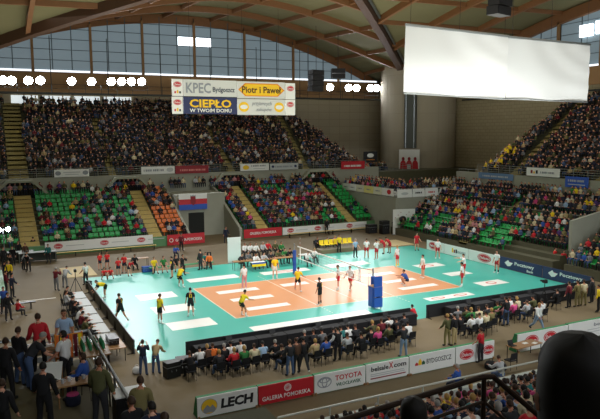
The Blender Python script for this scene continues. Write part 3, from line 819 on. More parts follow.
# advert boards on the right end
r = board('white end board with a red oval, farthest along the right end', 9.6, 6.95, 16.55, -90, .95, W, lean=False)
oval(-.35, .5, .6, .36, r)
r = board('white end board with a yellow, red and black emblem and grey script', 6.9, 3.5, 16.55, -90, .95, W, lean=False)
for k, (c_, hh) in enumerate(((YEL, .42), (DRED, .3), (BLK, .36))): patch(rect(-.55+k*.26, -.37+k*.26, .3, .3+hh), c_, r)
lettering('BYDGOSZCZ', .75, .45, 1.2, .22, GRY, r)
r = board('white end board with a large red oval next to the navy boards', 3.45, -.35, 16.55, -90, .95, W, lean=False)
oval(.15, .48, .85, .36, r)
for i, (a, c) in enumerate(((-.45, -5.1), (-5.15, -9.8))):
    r = board(('navy end board with white lettering next to the white oval board', 'navy end board with white lettering ending at the near corner')[i], a, c, 16.6, -90, .95, NAVY, lean=False)
    patch([(-1.75, .5), (-1.35, .78), (-1.2, .62), (-.8, .6), (-1.1, .3), (-1.4, .25)], W, r)
    disc(-1.12, .5, .2, .15, mat('print_magenta', '#c23a74', .6), r, -.03)
    lettering('Pocztowy', .45, .56, 2.1, .36, W, r, bold=.02); lettering('Bank', 1.1, .22, .7, .2, W, r, bold=.02)
# front row of A-frame boards
r = board('white board with yellow-grey round emblem and heavy black lettering, first front board', -15.6, -12.95, -17.45, 0, .84, W)
disc(-.82, .42, .33, .3, YEL, r); patch([(-1.1, .3), (-.9, .5), (-.78, .38), (-.68, .48), (-.54, .3), (-.62, .16), (-1.02, .16)], GRY, r, -.035)
disc(-.82, .42, .35, .32, GRY, r, -.03, inner=.88)
lettering('LECH', .4, .44, 1.45, .42, BLK, r, bold=.045, shear=.1)
r = board('red board with white lettering among the front boards', -12.92, -10.28, -17.45, 0, .84, RED)
lettering('GALERIA POMORSKA', 0, .25, 2.3, .19, W, r, bold=.015)
for rr in (.17, .11, .05): disc(.05, .58, rr, rr*.95, W, r, -.03, inner=.8)
r = board('white board with grey oval car emblem and red over black lettering', -10.25, -7.6, -17.45, 0, .86, W)
disc(-.82, .46, .36, .25, GRY, r, inner=.86); disc(-.82, .46, .14, .24, GRY, r, -.036, inner=.75); disc(-.82, .55, .27, .11, GRY, r, -.039, inner=.75)
lettering('TOYOTA', .42, .56, 1.4, .24, RED, r, bold=.02); lettering('WŁOCŁAWEK', .42, .25, 1.3, .16, DGRN, r, bold=.02)
r = board('white board with black web address crossed by a red letter', -7.57, -5.18, -17.45, 0, .88, W)
lettering('belsale', -.45, .62, .95, .22, BLK, r, bold=.02); lettering('X', .17, .66, .24, .3, RED, r, bold=.02); lettering('com', .68, .6, .7, .16, BLK, r, bold=.02)
patch(rect(-.95, .9, .36, .40), PALE, r); patch(rect(-.95, .95, .27, .31), PALE, r); patch(rect(-.95, 1.0, .15, .20), DRED, r)
r = board('white board with three-colour emblem and black hand-drawn letters', -5.15, -2.4, -17.45, 0, .9, W)
for k, (c_, hh) in enumerate(((RED, .12), (YEL, .28), (DGRN, .16))): patch([(-1.05+k*.2, .38), (-.87+k*.2, .38), (-.87+k*.2, .38+hh*.7), (-.96+k*.2, .42+hh), (-1.05+k*.2, .38+hh*.7)], c_, r)
lettering('BYDGOSZCZ', .38, .5, 1.5, .24, BLK, r, bold=0)
r = board('white board with two red ovals, last before the gap by the desk', -2.37, .13, -17.45, 0, .9, W)
oval(-.55, .45, .44, .27, r); oval(.85, .47, .36, .25, r)
r = board('white board with two red ovals, first after the gap by the desk', 1.72, 5.4, -17.45, 0, .95, W)
oval(-.85, .5, .48, .3, r); oval(.5, .52, .48, .3, r); lettering('BYDGOSZCZ', 1.45, .5, .7, .2, PALE, r)
r = board('white board with grey lettering beyond the dark head', 5.45, 9.6, -17.45, 0, .98, W)
lettering('belsale', .6, .72, 1.4, .2, GRY, r); patch(rect(-.6, 1.8, .44, .48), PALE, r); patch(rect(-.6, 1.9, .3, .34), PALE, r)
board('white board farthest along the front row after the gap', 9.65, 13, -17.45, 0, .98, W)
# banners low on the far stand
def wallbanner(label, x0, x1, y, z0, z1, m, rz=0):
    r = empty('banner', label, 'banner', ((x0+x1)/2, y, z0) if rz == 0 else (y, (x0+x1)/2, z0), R(rz)); w = abs(x1-x0)
    sh = MB().b2(-w/2, w/2, -.02, .02, 0, z1-z0).build('sheet', m, r)
    for s in (-1, 1): MB().tube([(s*(w/2-.05), .03, -z0 if z0 < 1 else 0), (s*(w/2-.05), .03, z1-z0)], .02, 6).build('pole', DARKM, r)
    return sh
r = wallbanner('long white banner with three red ovals under the left green seats', -17.6, -7.2, 24.2, .38, 1.32, W)
for c in (-4.0, .35, 4.0): oval(c, .5, .42, .26, r); patch(rect(c+.7, c+2.4, .45, .52), PALE, r)
r = wallbanner('long white banner with three red ovals under the right crowded block', 7.55, 18.7, 24.2, .12, 1.0, W)
for c in (-4.6, -1.1, 3.2): oval(c, .5, .42, .26, r); patch(rect(c+.7, c+2.2, .45, .52), PALE, r)
r = wallbanner('red banner with white lettering below the orange seats', -5.7, -1.65, 24.2, .05, 1.15, RED)
lettering('GALERIA POMORSKA', .3, .5, 2.9, .3, W, r, bold=.02); disc(-1.6, .52, .22, .22, W, r, -.03, inner=.7)
r = wallbanner('red banner with white lettering behind the officials table', 2.85, 7.45, 24.2, .12, 1.1, RED)
lettering('GALERIA POMORSKA', 0, .5, 3.2, .3, W, r, bold=.02)
# rails and bench in front of the far stand
YRAIL = mat('yellow_plank', '#c8a94e', .6); GBASE = mat('green_plinth', '#5f8f62', .8)
for x0, x1 in ((-34, -1.8), (2.8, 20)): struct(MB().b2(x0, x1, 24.4, 24.62, 0, .98).build('trim_plinth', GBASE))
for i, (x0, x1) in enumerate(((-17.6, -12.4), (-12.3, -7.2), (7.6, 13), (13.1, 18.5))):
    r = empty('bench', ('yellow plank bench below the left long banner, left half', 'yellow plank bench below the left long banner, right half', 'yellow plank bench behind the yellow chairs', 'yellow plank bench next to the white board in the corner')[i], 'bench', ((x0+x1)/2, 22.9, 0))
    w = x1-x0
    MB().b2(-w/2, w/2, -.15, .15, .42, .47).build('seat', YRAIL, r)
    for s in (-1, 0, 1): MB().b2(s*(w/2-.2)-.03, s*(w/2-.2)+.03, -.12, .12, 0, .42).build('leg', DARKM, r)
# upper banners hung on the far parapet
def dashes(r, x0, x1, z0, z1, m, n):
    b = MB(); p = (x1-x0)/n
    for k in range(n): b.prism(rect(x0+k*p, x0+k*p+p*(.75 if k % 4 else .4), z0, z1), -.035, -.025)
    b.build('lettering', m, r)
r = wallbanner('white banner with dark oval emblems on the far parapet', -15.45, -11.75, 34.1, 6.98, 7.8, W)
for s in (-1, 1): disc(s*1.45, .42, .3, .24, GRY, r)
patch(rect(-.9, .9, .45, .55), PALE, r); patch(rect(-.7, .7, .22, .3), PALE, r)
r = wallbanner('white banner with grey lettering on the far parapet beside the red one', -5.9, -1.95, 34.1, 6.98, 7.84, W)
dashes(r, -1.7, .7, .3, .55, GRY, 11); disc(1.4, .45, .4, .25, PALE, r)
r = wallbanner('dark red banner with pale lettering on the far parapet above the flag', -1.85, 2.25, 34.1, 6.9, 7.84, DRED)
dashes(r, -1.5, 1.7, .3, .52, ROSE, 15)
r = wallbanner('white banner with yellow emblem on the far parapet', 6.4, 10.3, 34.1, 6.98, 7.85, W)
disc(-1.2, .42, .42, .28, YEL, r); dashes(r, -.5, 1.6, .5, .68, GRY, 9); patch(rect(-.2, 1.4, .2, .28), PALE, r)
r = wallbanner('pale blue banner with grey lettering on the far parapet beside the yellow emblem', 10.45, 14.45, 34.1, 6.98, 7.8, PALE)
dashes(r, -1.3, 1.2, .3, .5, GRY, 11); 
for s in (-1, 1): disc(s*1.6, .42, .18, .16, NAVY, r)
r = wallbanner('red banner at the right end of the far parapet', 20.9, 24.6, 34.1, 6.75, 7.8, RED)
dashes(r, -1.4, 1.4, .3, .55, W, 13)
r = wallbanner('black square poster on the corner wall beyond the far stand', 25.6, 27.9, 36.0, 7.5, 9.0, BLK)
disc(0, .95, .55, .3, W, r); patch(rect(-.55, .55, .3, .9), BLK, r, -.03); patch(rect(-.7, .7, .3, .38), ORG, r)
# balcony banners
BAL = [(32.0, 30.4, 'W'), (30.3, 28.6, 'W'), (28.5, 26.8, 'P'), (26.7, 24.6, 'Y'), (24.5, 22.8, 'P'), (22.7, 20.3, 'R')]
for i, (a, c, k) in enumerate(BAL):
    r = wallbanner('pale balcony banner facing the court, %s from the far stand' % ordn(i), a, c, 19.9, 4.25, 5.1, {'W': W, 'P': mat('board_cream', '#dcdcc4', .6), 'Y': mat('board_pale_yellow', '#e6e08a', .6), 'R': W}[k], -90)
    if k == 'R': disc(.3, .45, .4, .28, RED, r)
    else: dashes(r, -.5, .5, .35, .5, GRY, 6)
for i, (a, c, k) in enumerate(((20.15, 22.2, W), (22.3, 24.0, W), (24.1, 25.95, W), (26.3, 28.5, W), (28.6, 30.3, PALE))):
    r = wallbanner('white balcony banner on the face towards the near side, %s from the corner' % ordn(i), a, c, 19.9, 4.1, 5.05, k)
    if i: dashes(r, -.5, .5, .38, .58, (GRY, BLK, RED, BLK, GRY)[i], 6)
    else: disc(0, .45, .5, .16, PALE, r)
# right stand banners (face the court)
r = wallbanner('white banner with coloured emblem on the right parapet', 8.7, 4.35, 28.7, 7.0, 7.85, W, -90)
for k, c_ in enumerate((DRED, YEL, BLK)): patch(rect(-1.6+k*.35, -1.35+k*.35, .25, .6-(k % 2)*.12), c_, r)
dashes(r, -.3, 1.6, .3, .5, GRY, 9)
r = wallbanner('blue banner with white lettering on the right parapet', 3.6, .9, 28.65, 6.15, 7.2, BLU, -90)
dashes(r, -1.0, 1.0, .55, .75, PALE, 9); patch(rect(-1, 1, .25, .33), PALE, r)
r = wallbanner('white banner low on the right parapet at the passage', 1.8, -2.4, 28.6, 3.5, 4.4, W, -90)
dashes(r, -1.4, 1.4, .35, .5, PALE, 11)
r = wallbanner('pale blue scarf banner below the yellow supporters', 16.0, 10.6, 28.7, 6.3, 7.0, mat('banner_steel_blue', '#5f7fa6', .7), -90)
dashes(r, -2, 2, .25, .42, PALE, 15)
# flag over the passage
r = empty('flag', 'white, red and blue striped flag with a red crest over the passage', 'flag', (-1.35, 29.0, 3.1))
for k, c_ in enumerate((BLU, RED, W)): MB().b2(-1.65, 1.65, -.01, .01, .6*k, .6*k+.6).build('stripe', c_, r)
patch([(-.3, 1.5), (.3, 1.5), (.3, .8), (0, .45), (-.3, .8)], DRED, r, -.03); patch([(-.3, 1.5), (-.3, 1.65), (-.1, 1.55), (0, 1.7), (.1, 1.55), (.3, 1.65), (.3, 1.5)], GRY, r, -.03)
# poster on the drum
r = empty('poster', 'white hanging poster with three red figures on the drum column', 'poster', tuple(pc + dv*.75 + Vector((0, 0, 5.6))), ang)
r.rotation_euler.z = math.atan2(-dv.y, -dv.x) - math.pi/2
MB().b2(-1.55, 1.55, -.03, .03, 0, 3.5).build('sheet', W, r)
for i, s in enumerate((-.9, 0, .9)):
    patch([(s-.5, .1), (s+.5, .1), (s+.42, 1.5), (s+.2, 1.85), (s-.2, 1.85), (s-.42, 1.5)], RED, r, -.05, 'figure')
    disc(s, 2.1, .22, .28, DRED, r, -.06, name='figure')
patch(rect(-.3, .25, .05, 1.3), PALE, r, -.065, 'figure')
# ---------------------------------------------------------------- players and people on the floor
# (floor point, pose, heading, top, bottom, sleeve, legs, hair, label, extras)
PL = [
 ((-15.35, 4.6), 'bend', 90, 'black', 'black', 'tee', 'shorts', 0, 'yellow and black player bending over the left end barrier', dict(sock='white', vest='yellow')),
 ((-15.58, -1.85), 'stride', 30, 'black', 'black', 'tee', 'shorts', 1, 'black-shirted player walking beside the left end barrier', dict(sock='white', num='7')),
 ((-13.54, -3.42), 'stand', -70, 'yellow', 'black', 'tee', 'shorts', 1, 'yellow-shirted player standing outside the left end line', dict(sock='white', num='9')),
 ((-11.40, -2.81), 'stand', -10, 'black', 'black', 'tee', 'shorts', 0, 'black-shirted player standing at the end line seen from behind', dict(sock='white', num='12')),
 ((-9.87, 5.27), 'half', -60, 'black', 'black', 'tee', 'shorts', 2, 'black and yellow player crouching with white knee socks by the far end line', dict(sock='white', vest='yellow')),
 ((-8.59, -4.30), 'half', -75, 'yellow', 'black', 'tee', 'shorts', 0, 'yellow-shirted player crouching inside the near side line', dict(sock='white', num='5')),
 ((-5.62, 2.62), 'stand', 10, 'white', 'rose', 'tee', 'trousers', 0, 'white-shirted line judge at the far side line', dict()),
 ((-2.37, 0.17), 'wide', -50, 'yellow', 'black', 'tee', 'shorts', 2, 'yellow and black player striding wide beside the net', dict()),
 ((-2.80, -4.08), 'stand', 35, 'black', 'black', 'tee', 'shorts', 0, 'black-shirted player standing alone in front of the net', dict(sock='black', num='3')),
 ((-2.21, 4.64), 'stand', 170, 'yellow', 'white', 'tee', 'shorts', 1, 'yellow-shirted player standing on the far side line near the officials', dict(sock='white')),
 ((0.41, -0.97), 'stand', 60, 'white', 'red', 'tee', 'shorts', 1, 'white-shirted player in red shorts behind the net, left of a pair', dict(sock='white')),
 ((1.27, -1.26), 'stride', 120, 'white', 'red', 'tee', 'shorts', 1, 'white-shirted player stepping towards the net, right of a pair', dict()),
 ((9.06, 3.89), 'stand', 20, 'white', 'red', 'tee', 'shorts', 3, 'white-shirted player standing at the far side line by the right sticker', dict(sock='yellow', num='4')),
 ((8.79, 8.46), 'stand', -30, 'white', 'red', 'tee', 'shorts', 1, 'white-shirted player outside the far side line next to the referee', dict()),
 ((9.34, 7.61), 'hips', 15, 'white', 'red', 'tee', 'shorts', 0, 'white-shirted player with hands on hips before the crouching red shirts', dict()),
 ((8.35, -0.66), 'stand', 80, 'white', 'red', 'tee', 'shorts', 0, 'white-shirted player on the right end line in profile', dict()),
 ((14.51, 5.33), 'stand', 150, 'white', 'red', 'tee', 'shorts', 1, 'white-shirted player beside the white end board', dict()),
 ((9.03, -4.52), 'stand', 45, 'white', 'red', 'tee', 'shorts', 0, 'white-shirted player at the near right corner of the court', dict(sock='white', num='8')),
 ((11.44, -1.91), 'armsout', 70, 'white', 'red', 'tee', 'shorts', 1, 'white-shirted player with arms stretched out behind the corner player', dict()),
 ((14.80, -2.01), 'stand', 100, 'white', 'red', 'tee', 'shorts', 1, 'white-shirted player next to the navy end board', dict(sock='navy')),
 ((5.83, -2.06), 'squat', 70, 'blue', 'navy', 'tee', 'shorts', 0, 'blue-shirted player crouching on the orange floor', dict(shoe='white')),
]
for p, po, rz, t, b, sl, lg, hr, lb, ex in PL:
    ex = dict(ex); ex.setdefault('shoe', 'white')
    person(p, po, rz, t, b, lb, hair=hr, sleeve=sl, legs=lg, sc=1.06, **ex)
FL = [
 # ball children in red and staff by the far corner
 ((-14.04, 15.01), 'stand', 200, 'bright_red', 'navy', 'tee', 'shorts', 1, 'ball boy in red, left of the pair standing by the yellow rail', dict(sc=.86)),
 ((-13.39, 15.14), 'stand', 170, 'bright_red', 'navy', 'tee', 'shorts', 0, 'ball boy in red, right of the pair standing by the yellow rail', dict(sc=.86)),
 ((-14.40, 11.22), 'squat', 190, 'bright_red', 'navy', 'tee', 'shorts', 0, 'ball boy in red squatting at the mat edge, left one', dict(sc=.86)),
 ((-13.86, 11.14), 'squat', 170, 'bright_red', 'navy', 'tee', 'shorts', 2, 'ball boy in red squatting at the mat edge, right one', dict(sc=.86)),
 ((-13.06, 11.98), 'relaxed', 180, 'bright_red', 'navy', 'tee', 'shorts', 1, 'ball boy in red standing beside the squatting two', dict(sc=.84)),
 ((-12.41, 12.74), 'relaxed', 150, 'bright_red', 'navy', 'tee', 'shorts', 2, 'tall ball boy in red in the middle of three', dict(sc=.92)),
 ((-12.30, 11.35), 'stoop', 200, 'red', 'navy', 'tee', 'shorts', 0, 'ball boy in red stooping at the right of three', dict(sc=.86)),
 ((-15.96, 9.67), 'relaxed', 30, 'white', 'charcoal', 'tee', 'trousers', 0, 'man in white shirt and dark trousers at the left corner of the mat', {}),
 ((-18.24, 8.69), 'photo', -40, 'maroon', 'grey', 'long', 'trousers', 4, 'cameraman in maroon jacket aiming towards the court at the left', {}),
 ((-17.55, 9.40), 'stoop', -30, 'light_grey', 'grey', 'long', 'trousers', 1, 'helper in light grey bending next to the maroon cameraman', {}),
 ((-9.37, 8.92), 'stand', 60, 'yellow', 'black', 'tee', 'shorts', 0, 'yellow-shirted substitute standing before the bench', dict(vest='black')),
 ((-8.38, 9.45), 'photo', -150, 'black', 'black', 'long', 'trousers', 1, 'cameraman in black filming beside the substitutes bench', {}),
 ((-6.36, 10.84), 'stand', 30, 'charcoal', 'charcoal', 'long', 'trousers', 0, 'coach in charcoal suit standing at the bench, seen from behind', {}),
 ((0.34, 23.06), 'relaxed', 180, 'navy', 'navy', 'long', 'trousers', 0, 'steward in navy suit by the concrete flank wall', {}),
 ((-5.23, 20.64), 'stand', 180, 'maroon', 'black', 'long', 'trousers', 0, 'person in maroon standing before the left red banner', {}),
 ((8.13, 9.39), 'relaxed', 180, 'light_blue', 'charcoal', 'tee', 'trousers', 4, 'referee in light blue shirt and dark trousers by the yellow chairs', {}),
 ((11.52, 9.57), 'stoop', 60, 'red', 'red', 'tee', 'shorts', 1, 'red-shirted substitute bending forward, left of two', {}),
 ((12.28, 9.76), 'stoop', 90, 'red', 'red', 'tee', 'shorts', 0, 'red-shirted substitute bending forward, right of two', {}),
 ((15.33, 9.63), 'relaxed', 170, 'red', 'red', 'tee', 'shorts', 0, 'red-shirted player standing alone in the far right corner', {}),
 ((0.53, -10.26), 'squat', 20, 'red', 'red', 'tee', 'shorts', 0, 'ball boy in red crouching in the gap of the black barriers', dict(sc=.9)),
 ((8.10, 12.36), 'stand', 180, 'yellow', 'black', 'tee', 'trousers', 1, 'person in yellow vest behind the yellow chairs', {}),
 # standing people behind the press row
 ((-10.19, -14.89), 'relaxed', 0, 'charcoal', 'denim', 'long', 'trousers', 1, 'standing man in charcoal jacket and jeans behind the press row, left of two', {}),
 ((-9.80, -14.80), 'stand', 10, 'brown', 'black', 'long', 'trousers', 1, 'standing man in brown jacket partly hidden by the charcoal jacket', {}),
 ((-9.35, -14.66), 'stride', -15, 'black', 'charcoal', 'long', 'trousers', 0, 'man in black with white shoes stepping behind the press row', dict(shoe='white')),
 ((-7.16, -14.15), 'relaxed', 5, 'white', 'black', 'long', 'trousers', 0, 'man in black waistcoat over white sleeves at the press row', dict(vest='black')),
 ((-3.91, -15.26), 'photo', -10, 'charcoal', 'pale_denim', 'long', 'trousers', 0, 'cameraman in grey jacket and pale jeans standing behind the press row', {}),
 ((-0.74, -14.85), 'relaxed', 0, 'olive', 'khaki', 'long', 'trousers', 3, 'man in olive coat at the left of a standing pair near the front boards', {}),
 ((-0.35, -14.96), 'stand', 20, 'black', 'beige', 'long', 'trousers', 0, 'man in black jacket and beige trousers in the standing pair', {}),
 ((4.71, -13.55), 'relaxed', 0, 'black', 'denim', 'long', 'trousers', 0, 'man in black jacket and jeans behind the right press tables', {}),
 ((5.60, -15.14), 'stride', 180, 'white', 'pale_denim', 'long', 'trousers', 3, 'woman in white jacket walking towards the front boards', dict(style='long')),
 ((11.25, -12.44), 'stand', 10, 'maroon', 'black', 'long', 'trousers', 0, 'man in maroon jacket standing by the right press tables', {}),
 ((11.94, -12.52), 'relaxed', 0, 'khaki', 'khaki', 'long', 'trousers', 1, 'man in khaki clothes at the right end of the press row', {}),
 ((12.49, -12.53), 'stand', -20, 'cream', 'khaki', 'tee', 'trousers', 1, 'man in cream shirt at the right end of the press row', {}),
 ((13.63, -12.26), 'relaxed', 20, 'charcoal', 'black', 'long', 'trousers', 0, 'man in charcoal at the far right end of the press row', {}),
 ((12.12, -14.00), 'stand', 30, 'yellow', 'black', 'long', 'trousers', 1, 'person in yellow at the right edge behind the press row', {}),
 ((-0.91, -17.66), 'relaxed', 20, 'red', 'charcoal', 'tee', 'trousers', 1, 'man in red shirt standing before the last oval board', {}),
 ((-16.44, -11.63), 'photo', -20, 'navy', 'denim', 'long', 'trousers', 1, 'photographer in navy jacket and jeans at the left corner of the court', {}),
 ((-15.86, -11.71), 'stoop', -30, 'beige', 'denim', 'long', 'trousers', 1, 'photographer in beige vest beside the navy photographer', {}),
]
for p, po, rz, t, b, sl, lg, hr, lb, ex in FL: person(p, po, rz, t, b, lb, hair=hr, sleeve=sl, legs=lg, **dict(ex))
# seated press row: (head point on plan, pose, top, hair, label)
PR = [
 ((-14.56, -12.98), 'table', 'black', 1, 'press row person in black at the left end with back turned'),
 ((-13.92, -12.50), 'table', 'white', 0, 'press row person in white next to the left end of the black barrier'),
 ((-13.48, -12.39), 'table', 'brown', 3, 'fair-haired press row person in brown near the left end'),
 ((-13.22, -12.36), 'table', 'orange', 1, 'press row person in orange beside the grey-haired man'),
 ((-12.75, -12.78), 'sit', 'black', 4, 'grey-haired press man in black'),
 ((-13.26, -13.50), 'sit', 'charcoal', 3, 'press row person in charcoal before the grey-haired man'),
 ((-12.33, -12.48), 'table', 'white', 0, 'press row person in white behind the red jacket'),
 ((-12.53, -13.56), 'sit', 'red', 3, 'blonde woman in red jacket in the press row'),
 ((-11.78, -12.42), 'table', 'white', 0, 'press row person in white left of the green top'),
 ((-12.00, -13.51), 'sit', 'green', 3, 'blonde woman in green in the press row'),
 ((-11.46, -13.46), 'sit', 'cream', 1, 'press row man in cream shirt'),
 ((-10.93, -13.22), 'table', 'light_blue', 0, 'press row man in light blue with a jacket on the chair'),
 ((-10.30, -13.37), 'sit', 'black', 4, 'press row man in black with grey hair'),
 ((-10.25, -14.09), 'table', 'charcoal', 1, 'press row person in charcoal left of the standing pair'),
 ((-8.29, -12.58), 'table', 'black', 4, 'bald press man in black right of the standing pair'),
 ((-7.80, -12.64), 'table', 'charcoal', 1, 'press row person in charcoal behind the beige jacket'),
 ((-8.47, -14.16), 'sit', 'beige', 3, 'press row person in beige jacket'),
 ((-7.30, -12.71), 'table', 'grey', 0, 'press row person in grey right of the beige jacket'),
 ((-7.84, -14.13), 'sit', 'blue', 1, 'press row person in blue next to the white-sleeved man'),
 ((-6.70, -12.82), 'table', 'black', 0, 'press row person in black behind the white-sleeved man'),
 ((-6.15, -12.71), 'table', 'teal', 0, 'press row person in dark teal right of the white-sleeved man'),
 ((-6.57, -14.06), 'sit', 'light_grey', 1, 'press row person in light grey leaning on the table'),
 ((-5.73, -12.73), 'table', 'white', 0, 'press row person in white in the middle of the row'),
 ((-5.40, -12.90), 'table', 'charcoal', 1, 'press row person in charcoal right of the middle white shirt'),
 ((-5.86, -14.25), 'sit', 'black', 0, 'press row man in black suit at the middle'),
 ((-4.94, -13.76), 'sit', 'black', 2, 'press row man in black left of the pink top'),
 ((-4.19, -12.69), 'table', 'olive', 3, 'press row person in olive with fair hair'),
 ((-4.61, -13.93), 'sit', 'pink', 3, 'blonde press woman in pink'),
 ((-3.55, -12.60), 'table', 'maroon', 1, 'press row person in maroon behind the pink top'),
 ((-3.80, -13.75), 'sit', 'olive', 1, 'press row man in olive jacket near the cameraman'),
 ((-2.82, -12.31), 'table', 'white', 0, 'press row man in white bending over the table near the gap'),
 ((-2.71, -12.83), 'table', 'black', 0, 'press row person in black left of the gap'),
 ((-1.84, -12.37), 'table', 'charcoal', 0, 'press row person in charcoal right beside the gap'),
 ((-2.51, -13.59), 'sitlean', 'white', 0, 'press row man in white leaning forward behind the cameraman'),
 ((1.79, -12.61), 'table', 'grey', 4, 'press row man in grey, first after the gap'),
 ((0.80, -14.01), 'sit', 'black', 1, 'press row person in black before the first grey man'),
 ((2.23, -12.85), 'table', 'olive', 1, 'press row person in olive, second after the gap'),
 ((2.34, -13.16), 'table', 'green', 3, 'press row person in green top after the gap'),
 ((2.87, -13.19), 'table', 'cream', 1, 'press row person in cream after the green top'),
 ((1.39, -14.32), 'sit', 'white', 0, 'press row person in white shirt, left of the two in white'),
 ((1.90, -14.36), 'sit', 'white', 1, 'press row person in white shirt, right of the two in white'),
 ((2.51, -14.22), 'sit', 'cream', 0, 'press row person in cream right of the white pair'),
 ((3.23, -13.88), 'sit', 'khaki', 3, 'press row person in khaki beside the cream shirt'),
 ((3.62, -13.08), 'table', 'charcoal', 1, 'press row person in charcoal behind the khaki one'),
 ((4.63, -12.84), 'table', 'green', 1, 'press row person in bright green before the black jacket'),
 ((4.73, -13.15), 'table', 'rose', 1, 'press row person in rose beside the black jacket'),
 ((5.70, -13.14), 'sit', 'pink', 0, 'press row woman in bright pink jacket'),
 ((6.19, -12.30), 'table', 'white', 1, 'press row person in white left of the pink jacket'),
 ((6.57, -12.50), 'table', 'cream', 3, 'press row person in cream behind the pink jacket'),
 ((6.39, -13.51), 'sit', 'light_grey', 1, 'press row person in light grey right of the pink jacket'),
 ((7.63, -12.79), 'table', 'olive', 2, 'press row person in olive yellow behind the light grey one'),
 ((7.37, -13.76), 'sit', 'white', 0, 'press row person in white beside the tripod'),
 ((10.20, -12.38), 'sitback', 'black', 0, 'seated man in dark suit leaning back between tripod and maroon jacket'),
]
used_y = []
for i, (p, po, t, hr, lb) in enumerate(PR):
    # the head leans forward of the hips
    ly = PROT[po]['J']['head'][1]
    q = (p[0], p[1]-ly)
    person(q, po, rnd.uniform(-8, 8), t, ('black', 'denim', 'charcoal', 'navy')[i % 4], lb, hair=hr, style=('bob' if hr == 3 else 'short'), group='press row by the near barrier')
    chair((q[0], q[1]-.02), 0, 'black chair under the %s' % ' '.join(lb.split()[:11]), 'press row chairs')
for i, x in enumerate(np.linspace(-12.8, -.8, 8)):
    table('press_table', 'black draped press table along the near barrier, %s from the left corner' % ordn(i), (x, -10.75), 1.65, .6, .74, 180, CLOTHB, cloth=CLOTHB, group='press tables')
for i, x in enumerate(np.linspace(3.4, 14.6, 7)):
    table('press_table', 'black draped press table past the gap, %s from the gap' % ordn(i), (x, -10.75), 1.55, .6, .74, 180, CLOTHB, cloth=CLOTHB, group='press tables')
def laptop(loc, z, rz, label):
    r = empty('laptop', label, 'laptop', (loc[0], loc[1], z), R(rz))
    MB().box((0, 0, .012), (.34, .24, .02)).build('base', BLACKP, r)
    MB().add([(-.17, .12, .02), (.17, .12, .02), (.17, .2, .24), (-.17, .2, .24), (-.17, .135, .02), (.17, .135, .02), (.17, .215, .24), (-.17, .215, .24)],
             [(0, 1, 2, 3), (4, 7, 6, 5), (0, 4, 5, 1), (1, 5, 6, 2), (2, 6, 7, 3), (3, 7, 4, 0)]).build('screen', BLACKP, r)
for i, x in enumerate((-11.7, -9.2, -6.4, -4.6, -1.9, 4.4, 7.2, 9.6)): laptop((x, -10.75), .74, 0, 'black open laptop on the press tables, %s from the left corner' % ordn(i))
# cases and tripod
def case(label, loc, d, rz=0, z=0, m=BLACKP):
    r = empty('equipment_case', label, 'case', (loc[0], loc[1], z), R(rz))
    b = MB(); b.box((0, 0, d[2]/2+.03), d); b.build('body', m, r)
    b = MB(); b.box((0, 0, d[2]*.7+.03), (d[0]+.02, d[1]+.02, .03)); b.build('rim', STEEL, r)
    for s in (-1, 1): MB().tube([(s*.12, -d[1]/2-.01, d[2]*.45), (s*.12, -d[1]/2-.05, d[2]*.5), (s*.12, -d[1]/2-.01, d[2]*.55)], .012, 6).build('handle', STEEL, r)
case('black equipment case at the left end of the press row', (-15.26, -12.39), (.7, .5, .75), 10)
case('black low case next to the left press chairs', (-14.56, -12.01), (.7, .6, .7), -5)
def tripod(label, loc, h=1.5):
    r = empty('camera_tripod', label, 'tripod', (loc[0], loc[1], 0))
    for k in range(3):
        a = 2.09*k+.4; MB().tube([(.5*math.cos(a), .5*math.sin(a), 0), (0, 0, h*.72)], .02, 6).build('leg', BLACKP, r)
    MB().tube([(0, 0, h*.6), (0, 0, h)], .025, 8).build('column', BLACKP, r)
    b = MB(); b.box((0, 0, h+.1), (.16, .34, .18)); b.tube([(0, .17, h+.1), (0, .36, h+.1)], .06, 10); b.box((0, -.1, h+.23), (.05, .2, .05)); b.build('camera', BLACKP, r)
tripod('black camera tripod beside the right press tables', (10.40, -11.13)); tripod('black camera tripod by the court corner at the left', (-16.98, 7.66))
# desk by the gap of the front boards
table('work_desk', 'wooden desk with papers by the gap in the front boards', (1.5, -18.15), 1.9, .75, .74, 5, WOOD)
person((-2.17, -20.40), 'table', 0, 'light_grey', 'denim', 'man in light grey shirt seated at the desk by the front boards', hair=1)
chair((-.25, -19.0), 0, 'chair of the grey-shirted man at the desk')
laptop((.75, -18.1), .74, 0, 'black monitor on the desk by the front boards')
for i, (x, y) in enumerate(((1.6, -18.1), (2.05, -18.3))):
    tag(MB().box((0, 0, .006), (.3, .21, .012)).build('paper_sheet', PAPER, None, (x, y, .74), .3*i), ('white paper sheet in the middle of the desk', 'white paper sheet at the right end of the desk')[i], 'paper')
def bag(label, loc, m, s=1.0, z=0):
    r = empty('bag', label, 'bag', (loc[0], loc[1], z))
    MB().lathe([(.12*s, 0), (.26*s, .04*s), (.28*s, .18*s), (.2*s, .32*s), (.08*s, .36*s)], 12).build('body', m, r, smooth=True)
    MB().tube([(-.12*s, 0, .32*s), (-.08*s, 0, .48*s), (.08*s, 0, .48*s), (.12*s, 0, .32*s)], .012, 6).build('strap', m, r)
bag('blue bag at the right end of the desk', (2.6, -18.6), COL['blue'], 1.1)
bag('black bag on the floor left of the desk', (-1.1, -18.55), COL['black'], 1.1); bag('black bag beside the grey man at the desk', (-.75, -18.9), COL['charcoal'], 1.0)
bag('white plastic bag beside the navy photographer', (-16.63, -11.08), COL['white'], .85)
person((-4.6, -20.3), 'sit', 30, 'blue', 'navy', 'bald man in blue jacket sitting at the front rail of the near stand', hair=4, vest='blue')
chair((-4.6, -20.3), 30, 'chair of the man in blue at the near front rail')
